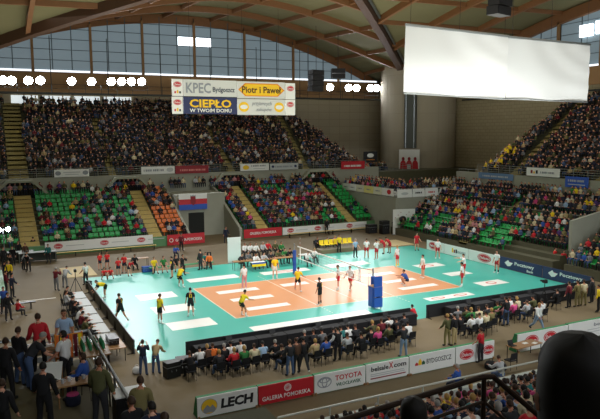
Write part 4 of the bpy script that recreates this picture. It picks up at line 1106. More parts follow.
# officials beyond the far side line
table('officials_table', 'wooden officials table beside the white roll-up board', (-2.27, 9.33), 3.4, .7, .75, -3, WOOD)
table('officials_table', 'wooden table with green tops behind the far net post', (0.70, 9.18), 2.6, .7, .75, -3, WOOD)
table('press_table', 'white table with seated people behind the net tape', (3.36, 9.54), 1.8, .7, .75, -3, WHITEP)
r = empty('small_table', 'small table with yellow and blue front before the officials', 'table', (-2.14, 8.32, 0), R(-3))
MB().box((0, 0, .73), (1.25, .6, .04)).build('table_top', WHITEP, r)
MB().b2(-.62, .62, -.31, -.29, .4, .75).build('front', COL['yellow'], r); MB().b2(-.62, .62, -.315, -.285, .62, .75).build('stripe', COL['blue'], r)
for a in (-.58, .58):
    for c in (-.27, .27): MB().tube([(a, c, 0), (a, c, .71)], .02, 6).build('leg', STEEL, r)
r = empty('standing_board', 'white upright roll-up board at the left of the officials table', 'board', (-2.74, 12.34, 0), R(-8))
MB().b2(-.6, .6, -.02, .02, .05, 2.35).build('panel', W, r); MB().b2(-.62, .62, -.12, .12, 0, .06).build('base', STEEL, r)
OF = [
 ((-3.05, 9.88), 'table', 'charcoal', 0, 'official in charcoal at the left end of the officials table'), ((-2.20, 10.50), 'table', 'grey', 4, 'grey-haired official at the officials table'),
 ((-1.99, 9.29), 'table', 'white', 1, 'official in white behind the yellow-fronted table'), ((-1.19, 9.40), 'table', 'light_grey', 0, 'official in light grey at the right end of the officials table'),
 ((-0.46, 9.55), 'table', 'charcoal', 1, 'official in dark jacket between the two wooden tables'),
 ((0.49, 10.16), 'table', 'olive', 1, 'person in olive behind the far net post table'), ((1.21, 10.34), 'table', 'green', 0, 'person in green at the far net post table'),
 ((1.64, 10.10), 'table', 'black', 0, 'person in black just left of the far net post'), ((2.38, 7.99), 'table', 'white', 1, 'person in white right of the far net post'), ((3.57, 9.04), 'table', 'white', 3, 'fair-haired person in white behind the net tape')]
for p, po, t, hr, lb in OF:
    person(p, po, 180, t, 'charcoal', lb, hair=hr); chair(p, 180, 'chair of the %s' % lb)
for p, po, t, hr, lb in [
 ((-0.87, 14.56), 'sit', 'white', 0, 'white-shirted official in the back row, left of three'), ((-0.42, 14.31), 'sit', 'white', 1, 'white-shirted official in the back row, middle of three'), ((0.04, 14.06), 'sit', 'white', 0, 'white-shirted official in the back row, right of three'),
 ((0.85, 14.26), 'sit', 'light_grey', 4, 'person in light grey in the officials back row'), ((1.49, 14.56), 'sit', 'red', 0, 'person in red in the officials back row'), ((2.12, 14.21), 'sit', 'olive', 3, 'person in olive in the officials back row'),
 ((2.38, 13.41), 'sit', 'green', 1, 'person in bright green in the officials back row')]:
    person(p, po, 180, t, 'black', lb, hair=hr); chair(p, 180, 'chair of the %s' % lb)
for p, po, t, hr, lb in [
 ((6.97, 15.00), 'sitlean', 'charcoal', 0, 'person in charcoal at the black table on the platform, left'), ((7.69, 14.24), 'sitlean', 'light_grey', 1, 'person in light grey at the black table on the platform'), ((8.81, 14.71), 'sitlean', 'rose', 3, 'person in rose at the black table on the platform')]:
    person(p, po, 180, t, 'black', lb, hair=hr); chair(p, 180, 'chair of the %s' % lb)
table('camera_table', 'black draped table behind the yellow chairs', (8.49, 15.71), 2.2, .7, .8, 0, CLOTHB, cloth=CLOTHB)
person((12.9, 23.6), 'stand', 180, 'black', 'black', 'person in black standing before the right long banner', hair=0)
for p, rz, t, lb, sc in [((20.79, -2.49), 200, 'bright_red', 'person in bright red at the right stand passage, left of three', .95), ((21.49, -2.39), 120, 'rose', 'person in pink at the right stand passage, middle of three', .95), ((20.79, -3.44), 160, 'red', 'person in red at the right stand passage, right of three', .9)]:
    person(p, 'relaxed', rz, t, 'charcoal', lb, hair=1, sc=sc)
# yellow chairs on a platform
struct(MB().b2(6.2, 10.2, 12.45, 13.6, 0, .35).build('floor_platform', mat('platform_brown', '#7d7358', .7)))
def mk_shell(m):
    b = MB(); prof = [(.2, .40), (.17, .43), (-.14, .41), (-.2, .45), (-.24, .62), (-.26, .8), (-.235, .80), (-.21, .62), (-.17, .47), (-.13, .44), (.17, .46), (.21, .43)]
    b.prism(prof, -.21, .21, 'x'); return b
for i, (u, v) in enumerate([(6.18, 12.50), (6.78, 12.48), (7.29, 12.38), (7.85, 12.32), (8.34, 12.29), (8.83, 12.27), (9.33, 12.24)]):
    r = empty('plastic_chair', 'yellow plastic chair on the low platform, %s from the left' % ordn(i), 'chair', (6.6+.53*i, 13.0, .35), R(180), 'yellow substitute chairs')
    b = MB(); b.prism([(.2, .40), (.17, .43), (-.14, .41), (-.13, .44), (.17, .46), (.21, .43)], -.22, .22, 'x'); b.build('seat', YSEAT, r)
    MB().prism([(-.14, .41), (-.2, .45), (-.25, .62), (-.27, .86), (-.235, .86), (-.21, .62), (-.17, .47)], -.22, .22, 'x').build('backrest', YSEAT, r)
    for a in (-.17, .17):
        for c in (-.16, .15): MB().tube([(a, c, 0), (a, c, .42)], .015, 6).build('leg', STEEL, r)
# substitutes bench at the left
r = empty('bench', 'long substitutes bench of the yellow team', 'bench', (-7.6, 11.6, 0), R(0))
MB().b2(-3.0, 2.6, -.2, .2, .42, .47).build('seat', GRN, r)
for s in (-2.6, 0, 2.3): MB().b2(s-.04, s+.04, -.18, .18, 0, .42).build('leg', DARKM, r)
for i, (x, t, b_) in enumerate(((-10.2, 'yellow', 'green'), (-9.4, 'green', 'black'), (-8.3, 'black', 'black'), (-6.2, 'green', 'teal'), (-5.7, 'teal', 'black'))):
    person((x, 11.6), 'sit', 180, t, b_, 'substitute in %s top on the yellow team bench, %s from the left' % (t, ordn(i)), hair=i % 3, sleeve='tee', legs='shorts', group='substitutes bench')
person((-6.82, 17.22), 'sitlean', 180, 'blue', 'navy', 'person in blue seated before the left red banner', hair=0)
person((-5.48, 11.22), 'sit', 160, 'orange', 'black', 'person in orange seated behind the coach in charcoal', hair=1)
chair((-4.62, 13.89), 160, 'chair of the person in orange')
case('blue crate at the left end of the substitutes bench', (-10.65, 12.24), (.8, .5, .45), 0, 0, COL['blue'])
case('black box on the court behind the man in white', (-15.98, 8.19), (.35, .35, .6), 20)
table('reporter_desk', 'wooden desk with a person in dark below the left banner', (-10.88, 14.99), 2.0, .6, .75, 0, WOOD)
person((-11.34, 13.89), 'table', 180, 'black', 'black', 'person in black at the wooden desk below the left banner', hair=1); chair((-11.34, 13.89), 180, 'chair at the wooden desk below the left banner')
# flat mats
for q, l in (((-17.1, -14.6, 12.9, 17.3), 'flat beige board lying beyond the left corner of the court'), ((14.6, 17.2, 12.6, 15.9), 'flat beige board lying beyond the right corner of the court')):
    tag(MB().b2(q[0], q[1], q[2], q[3], 0, .05).build('floor_board', BEIGE), l, 'floor board')
# corner: white board with black oval, cases
r = empty('standing_board', 'tall white board with a black oval in the far right corner', 'board', (20.4, 18.9, 0), R(-12))
MB().b2(-1.35, 1.35, -.03, .03, .05, 2.9).build('panel', W, r); MB().b2(-1.4, 1.4, -.2, .2, 0, .06).build('base', STEEL, r)
for k in range(7): patch(rect(-1.1+.33*k, -1.02+.33*k, 2.2+.3*((k*37) % 3-1), 2.28+.3*((k*37) % 3-1)), DRED, r, -.05, 'mark')
r = empty('parasol_dish', 'black oval dish on a thin stand before the tall white board', 'dish', (19.8, 18.3, 0))
MB().tube([(0, 0, 0), (0, 0, 1.7)], .025, 8).build('pole', BLACKP, r)
MB().sphere((0, 0, 1.85), (.5, .18, .36)).build('dish', BLACKP, r, smooth=True)
MB().lathe([(.3, 0), (.3, .03), (.04, .06)], 12).build('base', BLACKP, r)
case('black loudspeaker case left of the tall white board', (18.6, 20.2), (.9, .8, 1.5)); case('black low case near the corner block', (17.6, 21.4), (1.1, .8, 1.0)); case('black case right of the tall white board', (21.3, 17.6), (.8, .7, .7))
# ---------------- left side: commentary tables, lamps, bench
for i, (p, w) in enumerate((((-20.46, 22.55), 3.4), ((-18.49, 21.47), 3.2))):
    table('commentary_table', ('grey commentary table at the far left edge', 'grey commentary table below the left steps')[i], p, w, .9, .95, -4, GREYT, GREYT, cloth=mat('desk_skirt', '#4b5048', .8))
for p, po, rz, t, hr, lb in [
 ((-19.98, 23.54), 'stand', 180, 'black', 1, 'person in black standing at the grey commentary tables, left'), ((-18.54, 25.44), 'relaxed', 20, 'black', 1, 'man in black leaning at the commentary table next to the red jacket'),
 ((-17.95, 26.55), 'relaxed', 10, 'red', 3, 'person in red jacket at the commentary table'), ((-17.65, 20.35), 'relaxed', 150, 'teal', 0, 'person in dark teal at the end of the commentary table'),
 ((-19.96, 18.14), 'stoop', -60, 'light_grey', 1, 'person in light grey bending over the commentary table'), ((-20.90, 16.52), 'relaxed', 100, 'black', 0, 'person in black before the commentary tables at the left edge'),
 ((-21.54, 13.46), 'relaxed', -60, 'navy', 0, 'person in navy at the left edge of the hall'), ((-21.22, 13.29), 'relaxed', 160, 'yellow', 3, 'person in yellow at the left edge by the pale strip'),
 ((-21.29, 7.92), 'relaxed', -120, 'navy', 0, 'person in navy beside the pale strip'), ((-21.95, 3.80), 'relaxed', 180, 'blue', 1, 'person in blue at the left edge by the long bench'),
 ((-19.53, 17.35), 'stoop', 150, 'black', 0, 'person in black bending at the near side of the commentary tables'), ((-21.36, 20.61), 'relaxed', 180, 'charcoal', 1, 'person in charcoal behind the commentary table at the left edge'),
 ((-19.48, 21.98), 'stand', 180, 'brown', 2, 'person in brown standing behind the commentary tables'), ((-20.62, 20.79), 'stand', 170, 'black', 0, 'person in black standing behind the commentary table'), ((-21.63, 9.26), 'relaxed', -90, 'maroon', 1, 'person in maroon at the left edge beyond the bench'),
 ((-21.79, 1.89), 'relaxed', 200, 'black', 0, 'person in black at the left bench')]:
    person(p, po, rz, t, 'charcoal', lb, hair=hr)
person((-21.21, 2.36), 'sit', -60, 'red', 'charcoal', 'child in red sitting at the end of the left bench', hair=1, sc=.85)
r = empty('bench', 'dark long bench at the left edge with a red child', 'bench', (-21.61, 4.22, 0), R(3))
MB().b2(-1.6, 1.6, -.2, .2, .42, .47).build('seat', DARKM, r)
for s in (-1.3, 0, 1.3): MB().b2(s-.03, s+.03, -.18, .18, 0, .42).build('leg', DARKM, r)
tag(MB().b2(-.35, .35, -5.2, 5.2, 0, .35).build('floor_strip', mat('pale_green_foam', '#a9d8b8', .6), None, (-22.0, 12.0, 0), 0), 'pale green long foam block at the left edge', 'foam block')
tag(MB().b2(-1.2, 1.2, -.05, .05, 0, .004).build('floor_tape', LINE, None, (-19.7, 6.6, 0), -.04), 'white tape line on the floor at the left', 'tape')
LAMP = mat('lamp_lit', '#ffffff', .4, emit='#f4f8ff', es=60)
r = empty('lamp_stand', 'pale lamp stand with two bright lamps at the left edge', 'lamp', (-21.20, 22.95, 0))
LY = 0
MB().tube([(0, 0, 0), (0, 0, 3.1)], .05, 8).build('pole', STEEL, r); MB().tube([(-.5, 0, 3.0), (.6, 0, 3.1)], .03, 8).build('crossbar', STEEL, r)
for s in (-.35, .4):
    MB().lathe([(.05, 0), (.2, .12), (.24, .25)], 12, 0, Matrix.Translation((s, -.05, 3.1)) @ Matrix.Rotation(R(75), 4, 'X')).build('lamp_head', BLACKP, r)
    MB().sphere((s, -.3, 3.04), (.2, .08, .2)).build('lens', LAMP, r)
# press tables along the left end
for i, y in enumerate(np.linspace(3.5, -7.2, 6)):
    table('side_table', 'white topped table along the left end barrier, %s from the far corner' % ordn(i), (-17.35, y), .8, 1.9, .74, 0, PALE, DARKM)
for i, (p, po, rz, t, hr, lb) in enumerate([
 ((-18.2, 3.9), 'table', -90, 'black', 0, 'person in black at the far end of the left white tables'), ((-18.3, 2.4), 'sit', -80, 'light_grey', 1, 'person in light grey at the left white tables'),
 ((-18.2, .9), 'table', -95, 'charcoal', 0, 'person in charcoal stripes at the left white tables'), ((-18.25, -.6), 'table', -85, 'black', 1, 'person in black left of the white counters'),
 ((-18.2, -2.0), 'sitlean', -90, 'white', 0, 'person in white leaning on the left white tables'), ((-18.2, -3.3), 'table', -80, 'maroon', 0, 'person in maroon at the left white tables'),
 ((-18.2, -4.6), 'table', -100, 'olive', 1, 'person in olive at the left white tables'), ((-18.2, -6.0), 'table', -90, 'black', 2, 'person in black nearest to the balcony at the white tables')]):
    person(p, po, rz, t, 'charcoal', lb, hair=hr); chair((p[0]-.02, p[1]), rz, 'chair of the %s' % lb)
case('long dark printer on the white tables near the corner', (-17.2, -8.0), (.5, 1.1, .3), 0, .74, DARKM)
table('side_table', 'wooden table with a dark box near the left court corner', (-17.2, -8.3), 1.0, 1.6, .72, 0, WOOD)
person((-18.2, -8.4), 'sit', -60, 'green', 'black', 'person in dark green by the white tables near the corner', hair=2)
chair((-18.2, -8.4), -60, 'chair of the person in dark green')
# ---------------- souvenir balcony in the near left corner, deck 4.13 m up
DZ = 4.13
r = empty('balcony_rail', 'silver balcony railing around the souvenir tables', 'railing', (-20.05, -20.2, DZ))
MB().tube([(-7, 0, .97), (0, 0, .97), (.02, -9, .97)], .05, 8).build('top_bar', STEEL, r)
b = MB()
for t in np.arange(0, 9, 1.1): b.tube([(.02, -t, 0), (.02, -t, .97)], .03, 8)
for t in np.arange(1.1, 7, 1.1): b.tube([(-t, 0, 0), (-t, 0, .97)], .03, 8)
b.build('posts', STEEL, r)
for z in (.25, .5, .74): MB().tube([(.02, 0, z), (.02, -9, z)], .015, 6).build('rail_bar', STEEL, r)
for z in (.12, .36, .6): MB().b2(-6.9, -.1, -.03, .0, z, z+.19).build('plank', WHITEP, r)
WS = []
def deck_table(label, q, w, d, rz=0, h=.8): table('souvenir_table', label, q, w, d, h, rz, WOOD, z=DZ)
deck_table('brown souvenir table before the bending man', (-21.44, -20.72), 1.0, .75, -8)
deck_table('brown souvenir table lined with cups', (-20.93, -24.19), 1.7, .55, 0)
deck_table('brown souvenir table with green bottles by the balcony railing', (-20.11, -21.70), .8, 1.3, 0)
r = empty('white_cabinet', 'small white-topped cabinet at the end of the balcony railing', 'cabinet', (-19.87, -25.77, 4.13), 0)
MB().b2(-.4, .4, -.3, .3, 0, .85).build('body', BLACKP, r); MB().b2(-.43, .43, -.33, .33, .85, .88).build('top', W, r)
r = empty('display_panel', 'white sloping display panel next to the man in black jacket', 'display', (-21.51, -23.44, 4.13), R(-12))
MB().add([(-.25, -.5, .5), (.25, -.5, .5), (.25, .5, 1.0), (-.25, .5, 1.0), (-.25, -.5, .46), (.25, -.5, .46), (.25, .5, .96), (-.25, .5, .96)],
    [(0, 1, 2, 3), (4, 7, 6, 5), (0, 4, 5, 1), (1, 5, 6, 2), (2, 6, 7, 3), (3, 7, 4, 0)]).build('panel', WHITEP, r)
for s in (-.22, .22):
    MB().tube([(s, -.48, 0), (s, -.48, .47)], .02, 6).build('leg', WOOD, r); MB().tube([(s, .48, 0), (s, .48, .97)], .02, 6).build('leg', WOOD, r)
bt = (-20.11, -21.70)
for i in range(4):
    for j in range(5):
        o = empty('bottle', 'green bottle on the table by the balcony railing, %s row, %s along' % (ordn(i), ordn(j)), 'bottle', (bt[0]-.3+.19*i, bt[1]-.1+.14*j, DZ+.8), 0, 'green bottles')
        MB().lathe([(.035, 0), (.042, .02), (.042, .16), (.015, .22), (.015, .27)], 8).build('glass', mat('bottle_green', '#3f9a68', .25), o); MB().lathe([(.017, .27), (.017, .295)], 8).build('cap', W, o)
ct_ = (-20.93, -24.19)
for i in range(9):
    o = empty('cup', 'cup on the souvenir table, %s from the left' % ordn(i), 'cup', (ct_[0]-.74+.18*i, ct_[1]-.05+.1*(i % 2), DZ+.8), 0, 'cups on the souvenir table')
    MB().lathe([(.035, 0), (.05, .12), (.045, .12), (.032, .01)], 10).build('bowl', COL[('white', 'black', 'light_grey')[i % 3]], o); MB().tube([(.045, 0, .03), (.08, 0, .05), (.08, 0, .09), (.048, 0, .1)], .008, 6).build('handle', COL[('white', 'black', 'light_grey')[i % 3]], o)
tq = (-21.44, -20.72)
for i in range(3): tag(MB().box((0, 0, .008), (.28, .2, .016)).build('price_sheet', PAPER, None, (tq[0]-.3+.3*i, tq[1]-.05, DZ+.8), .2*i), 'white paper on the table before the bending man, %s from the left' % ordn(i), 'paper')
r = empty('souvenir_rack', 'orange rack hung with scarves before the pale blue shirt', 'rack', (-20.75, -20.95, DZ), R(0))
for s in (-.4, .4): MB().tube([(s, 0, 0), (s, 0, 1.2)], .025, 6).build('post', ORG, r)
MB().tube([(-.4, 0, 1.15), (.4, 0, 1.15)], .02, 6).build('crossbar', ORG, r)
for k in range(6): MB().b2(-.34+.135*k-.05, -.34+.135*k+.05, -.02, .02, .4, 1.14).build('scarf', COL[('orange', 'yellow', 'red', 'orange', 'maroon', 'yellow')[k]], r)
for p, po, rz, t, b_, sl, hr, sty, sc, lb in [
 ((-21.6, -20.75), 'big_stand', 0, 'red', 'black', 'long', 1, 'short', 1.05, 'man in red jacket with his back turned at the balcony railing'),
 ((-20.8, -20.4), 'stand', 170, 'light_blue', 'denim', 'tee', 1, 'short', 1.03, 'man in pale blue shirt at the balcony railing behind the orange rack'),
 ((-22.05, -22.29), 'big_stoop', -75, 'charcoal', 'denim', 'tee', 4, 'short', 1.04, 'man in dark grey shirt bending over the souvenir table'),
 ((-21.04, -22.57), 'big_stand', 40, 'white', 'black', 'tee', 0, 'bob', .98, 'woman in white T-shirt and black trousers at the souvenir tables'),
 ((-22.61, -22.64), 'big_stand', -30, 'black', 'black', 'long', 1, 'short', 1.0, 'person in black coat at the left edge of the balcony'),
 ((-22.25, -21.68), 'big_stand', -50, 'black', 'denim', 'long', 1, 'short', 1.0, 'person in black coat and jeans behind the bending man'),
 ((-21.86, -25.25), 'big_stand', -20, 'black', 'black', 'long', 0, 'short', 1.0, 'man in black jacket before the sloping display panel'),
 ((-20.61, -25.77), 'big_stand', -30, 'olive', 'charcoal', 'long', 1, 'short', 1.04, 'man in dark olive jacket before the cups table'),
 ((-22.81, -25.80), 'big_stand', -30, 'black', 'black', 'long', 1, 'short', .96, 'person in black at the bottom left corner, head only')]:
    person(p, po, rz, t, b_, lb, hair=hr, style=sty, sleeve=sl, sc=sc, z=DZ)
person((-20.64, -23.51), 'big_sit', 60, 'blue', 'purple', 'seated woman in blue patterned top among the souvenir tables', hair=1, style='bob', sc=.95, z=DZ); chair((-20.64, -23.51), 60, 'chair of the woman in blue at the souvenir tables', z=DZ)
r = empty('bag', 'navy bag with pink lid beside the seated woman', 'bag', (-21.03, -23.84, 4.13))
MB().lathe([(.1, 0), (.2, .03), (.22, .2), (.17, .3)], 12).build('body', COL['navy'], r, smooth=True); MB().lathe([(.17, .3), (.15, .34), (.03, .36)], 12).build('lid', COL['pink'], r)
# people on the landing beside the balcony
for p, po, rz, t, hr, lb in [
 ((-19.91, -27.22), 'big_stand', -20, 'khaki', 1, 'man in khaki jacket standing beside the end of the balcony railing'), ((-20.01, -28.80), 'big_stand', 0, 'navy', 0, 'dark-haired person in navy right below the khaki jacket'),
 ((-20.33, -28.34), 'big_stand', 10, 'black', 1, 'brown-haired person in black below the olive jacket'), ((-19.91, -29.46), 'big_stand', 0, 'charcoal', 1, 'person in charcoal at the bottom edge right of the navy one')]:
    person(p, po, rz, t, 'charcoal', lb, hair=hr, z=4.1)
# ---------------------------------------------------------------- camera
CAM = Vector((-23.017, -41.936, 11.442)); YAW, PIT, ROL = 0.460142416, 0.114675867, -0.00775051148
FPX = 650.396
cam = bpy.data.cameras.new('camera'); cam.sensor_width = 36; cam.lens = FPX/600*36; cam.clip_start = .1; cam.clip_end = 400
co = bpy.data.objects.new('camera', cam); C.objects.link(co); SC.camera = co
fw = Vector((math.sin(YAW)*math.cos(PIT), math.cos(YAW)*math.cos(PIT), -math.sin(PIT)))
rv = Vector((math.cos(YAW), -math.sin(YAW), 0)); uv = rv.cross(fw)
r2 = rv*math.cos(ROL) + uv*math.sin(ROL); u2 = -rv*math.sin(ROL) + uv*math.cos(ROL)
M = Matrix((r2, u2, -fw)).transposed().to_4x4(); M.translation = CAM; co.matrix_world = M
def in_view(p, mg=1.12):
    d = Vector(p)-CAM; z = d.dot(fw)
    return z > .5 and abs(d.dot(r2)/z) < mg*300/FPX and abs(d.dot(u2)/z) < mg*230/FPX
# ---------------------------------------------------------------- spectators
def crowd_base():
    v = []; f = []; m = []
    def ring(z, rx, ry, y0=0, n=6): 
        i = len(v)
        for k in range(n): v.append((rx*math.cos(2*math.pi*(k+.5)/n), y0+ry*math.sin(2*math.pi*(k+.5)/n), z))
        return i
    def loft(rs, mi, n=6, cap=True):
        for a, b in zip(rs, rs[1:]):
            for k in range(n): f.append((a+k, a+(k+1) % n, b+(k+1) % n, b+k)); m.append(mi)
        if cap: f.append(tuple(rs[-1]+k for k in range(n))); m.append(mi)
    loft([ring(.42, .17, .12), ring(.62, .165, .115), ring(.85, .21, .115, .01), ring(.96, .17, .09), ring(1.0, .06, .05)], 0)
    h = [ring(.98, .045, .045, .01), ring(1.07, .07, .085, .015), ring(1.15, .085, .1, .01), ring(1.22, .078, .092), ring(1.265, .04, .05)]
    for a, b, lev in zip(h, h[1:], range(4)):
        for k in range(6):
            face = k in (0, 1, 2)                                # +y side
            f.append((a+k, a+(k+1) % 6, b+(k+1) % 6, b+k)); m.append(0 if lev == 0 else 2 if face and lev == 1 or k == 1 and lev == 2 else 3)
    f.append(tuple(h[-1]+k for k in range(6))); m.append(3)
    def limb(p, q, r0, r1, mi):
        i = len(v); d = Vector(q)-Vector(p); d.normalize(); u = d.cross(Vector((1, .2, .1))).normalized(); w = d.cross(u)
        for c, r_ in ((p, r0), (q, r1)):
            for k in range(4): v.append(tuple(Vector(c)+(u*math.cos(k*math.pi/2)+w*math.sin(k*math.pi/2))*r_))
        for k in range(4): f.append((i+k, i+(k+1) % 4, i+4+(k+1) % 4, i+4+k)); m.append(mi)
        f.append((i+4, i+5, i+6, i+7)); m.append(mi)
    for s in (-1, 1):
        limb((s*.1, .02, .52), (s*.12, .42, .5), .09, .07, 1); limb((s*.12, .42, .5), (s*.12, .40, .06), .065, .045, 1)
        limb((s*.2, .01, .9), (s*.25, .08, .64), .06, .05, 0); limb((s*.25, .08, .64), (s*.08, .3, .62), .05, .035, 0)
        limb((s*.08, .3, .62), (s*.05, .37, .62), .04, .03, 2)
    return np.array(v, np.float32), f, np.array(m)
CB = crowd_base()
TOPS = ['black']*8 + ['charcoal']*7 + ['navy']*5 + ['grey']*4 + ['brown']*4 + ['maroon']*4 + ['olive']*3 + ['denim']*3 + ['red']*3 + ['white']*2 + ['cream']*3 + ['beige']*3 + ['light_grey']*2 + ['blue']*2 + ['green', 'purple', 'rose', 'yellow', 'khaki', 'teal', 'light_blue', 'pink']
BOTS = ['black', 'charcoal', 'denim', 'navy']
def build_crowd(name, items, label):
    pal = sorted(set(TOPS) | {'orange', 'bright_red'}); mats = [COL[n] for n in pal] + SKINS + HAIRS; ti = {n: i for i, n in enumerate(pal)}; ns = len(pal)
    V, F, M_ = CB; nv = len(V); n = len(items)
    Vs = np.empty((n, nv, 3), np.float32); mi = np.empty((n, len(F)), np.int32)
    for i, (p, rz, sc, top) in enumerate(items):
        c, s = math.cos(R(rz)), math.sin(R(rz)); ln = rnd.uniform(-.12, .25)
        W_ = V.copy(); W_[:, 1] += np.maximum(0, W_[:, 2]-.45)*ln*.6
        Vs[i, :, 0] = (W_[:, 0]*c - W_[:, 1]*s)*sc + p[0]; Vs[i, :, 1] = (W_[:, 0]*s + W_[:, 1]*c)*sc + p[1]; Vs[i, :, 2] = W_[:, 2]*sc + p[2]
        lut = np.array([ti[top], ti[rnd.choice(BOTS)], ns + rnd.randrange(3), ns + 3 + rnd.choices(range(5), (4, 4, 4, 2, 1))[0]])
        mi[i] = lut[M_]
    me = bpy.data.meshes.new(name)
    cnt = np.array([len(x) for x in F], np.int32); flat = np.array([q for x in F for q in x], np.int32)
    me.vertices.add(n*nv); me.vertices.foreach_set('co', Vs.ravel())
    me.loops.add(n*len(flat)); me.loops.foreach_set('vertex_index', (flat[None]+np.arange(n)[:, None]*nv).ravel().astype(np.int32))
    tot = np.tile(cnt, n); me.polygons.add(len(tot))
    me.polygons.foreach_set('loop_start', np.concatenate([[0], np.cumsum(tot)[:-1]]).astype(np.int32))
    me.polygons.foreach_set('loop_total', tot) if hasattr(bpy.types.MeshPolygon.bl_rna.properties['loop_total'], 'is_readonly') and not bpy.types.MeshPolygon.bl_rna.properties['loop_total'].is_readonly else None
    for m in mats: me.materials.append(m)
    me.polygons.foreach_set('material_index', mi.ravel()); me.update(calc_edges=True); me.validate()
    o = bpy.data.objects.new(name, me); C.objects.link(o)
    return tag(o, label, 'crowd', None, 'stuff')
cands = []; crowd = []; seats = []; seats_bg = []
def rtop(extra=()): return rnd.choice(TOPS + list(extra))
def udark(): return rnd.choice(['black']*16 + ['charcoal']*12 + ['navy']*3 + ['brown']*5 + ['grey']*2 + ['maroon']*2 + ['olive']*3 + ['denim', 'cream', 'beige', 'light_grey', 'khaki'])
def tname(t): return t.replace('_', ' ')
# far lower stand, row by row
for k, (d, z) in enumerate(R11):
    j = 0
    for x in np.arange(-22.2, 19.9, .53):
        j += 1
        if -19.9 < x < -17.8 or -7.5 < x < -5.95 or 4.55 < x < 6.15 or 16.25 < x < 17.75: continue
        if -3.6 < x < 2.9: continue
        orange = -6 < x < -3.4
        if orange: occ = .75 if k >= 6 else (.12 if 2 <= k <= 5 else .5); from_ = 'orange block'
        elif x < -19.9: occ = .45; from_ = 'left edge'
        elif x < -7: occ = (.08 if k >= 8 and x < -12 else (.55 if x > -13 else .42) if k > 1 else .3); from_ = 'left'
        elif x < 4.6: occ = .97; from_ = ''
        elif x < 16.3: occ = .93 if not (k == 9 and 7.5 < x < 12) else .45
        else: occ = .1
        if x > 13 and k < 3 and x < 16.3: occ = .45
        p = (x + rnd.uniform(-.04, .04), d+.12, z)
        blk = 'left of the first yellow steps' if x < -19 else 'between the first and second yellow steps' if x < -7 else 'in the orange block' if orange else 'between the passage and the third yellow steps' if x < 5 else 'between the third and fourth yellow steps' if x < 17 else 'beside the corner block'
        lab = (ordn(k), blk, ordn(j))
        if rnd.random() < occ:
            top = rtop(('orange', 'red', 'red') if orange else ('red', 'white') if 5 < x < 17 else ())
            cands.append(((p[0], d+.18, z), 180, top, 'far lower stand', lab, rnd.choice(('sit', 'sitlean', 'clap', 'sitback', 'sit'))))
            seats_bg.append((p, 180, 1 if orange else 0))
        else: seats.append((p, 180, 1 if orange else 0, 'far lower stand', lab))
# right lower stand
for k, (d, z) in enumerate(ROWR):
    j = 0
    for y in np.arange(19.6, -14, -.53):
        j += 1
        if -4.8 < y < -3.5 or 6.9 < y < 8.3 and k > 3: continue
        if k == 7 and y > -3.5: continue
        if y < 2.6 and y > -3.6 and k < 2: continue
        if y < 2.6 and y > -3.6 and k < 5: occ = .85
        elif k <= 3 and y > 12: occ = .22
        elif k <= 3 and 3 < y < 6.6: occ = .15
        elif y < -4.8 and k < 1: occ = .35
        else: occ = .95
        p = (d+.12, y + rnd.uniform(-.04, .04), z)
        blk = 'from the corner block' if y > -3.6 else 'from the corner block, beyond the passage'
        lab = (ordn(k), blk, ordn(j))
        if rnd.random() < occ:
            cands.append(((d+.18, p[1], z), 90, rtop(('white', 'cream', 'beige', 'red') if k < 7 else ('cream', 'light_grey')) if y > -4.8 else rtop(('bright_red', 'red', 'rose')), 'right lower stand', lab, rnd.choice(('sit', 'sitlean', 'clap', 'sitback', 'sit'))))
            seats_bg.append((p, 90, 0))
        else: seats.append((p, 90, 0, 'right lower stand', lab))
# near stand, seen from behind
for k, (d, z) in enumerate(ROWN[:16]):
    j = 0
    for x in np.arange(-22.6, 7, .56):
        j += 1
        p = (x + rnd.uniform(-.05, .05), d-.05, z)
        if not in_view((p[0], p[1], p[2]+1.1), 1.05): continue
        if x < -13.0: continue
        if -8.3 < x < -7.4 : continue
        if (Vector(p)-CAM).length < 7: continue
        if rnd.random() < .9:
            cands.append(((p[0], p[1]-.05, z), 0, rtop(('yellow', 'green', 'maroon')), 'near stand', (ordn(k), 'from the left', ordn(j)), rnd.choice(('sit', 'sitlean', 'clap', 'sit'))))
# upper stands and balcony : always part of the mass
for k, (d, z) in enumerate(rowsU):
    e = fend(k)
    for x in np.arange(-26, e[1]-.3, .52):
        if -20.1+.02*k < x < -17.9+.02*k or 15.4+.12*k < x < 16.6+.12*k: continue
        if (-9.5 < x < -8.5 or 4.9 < x < 6.1) and (k < 2 or rnd.random() < .3): continue
        if rnd.random() < .97: crowd.append(((x+rnd.uniform(-.14, .14), d+.1+rnd.uniform(-.2, .2), z+rnd.choice((-.08, 0, 0, .06, .12, .3))), 180+rnd.uniform(-25, 25), rnd.uniform(.88, 1.08), udark()))
for k, (d, z) in enumerate(rowsRU):
    for y in np.arange(16.0, -12, -.52):
        if 10.5+.2*k < y < 12.1+.2*k or -.7 < y < 1.0: continue
        t = udark()
        if y > 13.2+.2*k and k < 5 and rnd.random() < .5: t = 'yellow'
        if rnd.random() < .97: crowd.append(((d+.1+rnd.uniform(-.2, .2), y+rnd.uniform(-.14, .14), z+rnd.choice((-.08, 0, 0, .06, .12, .3))), 90+rnd.uniform(-25, 25), rnd.uniform(.88, 1.08), t))
for r_ in range(3):
    for y in np.arange(32.5, 20.6, -.55):
        if rnd.random() < .8: crowd.append(((20.7+.8*r_, y, 4.1+.25*r_+.3), 90, 1, rtop()))
    for x in np.arange(21, 33, .55):
        if rnd.random() < .85: crowd.append(((x, 20.7+.8*r_, 4.1+.25*r_+.3), 180, 1, rtop(('yellow',) if x > 28 else ())))
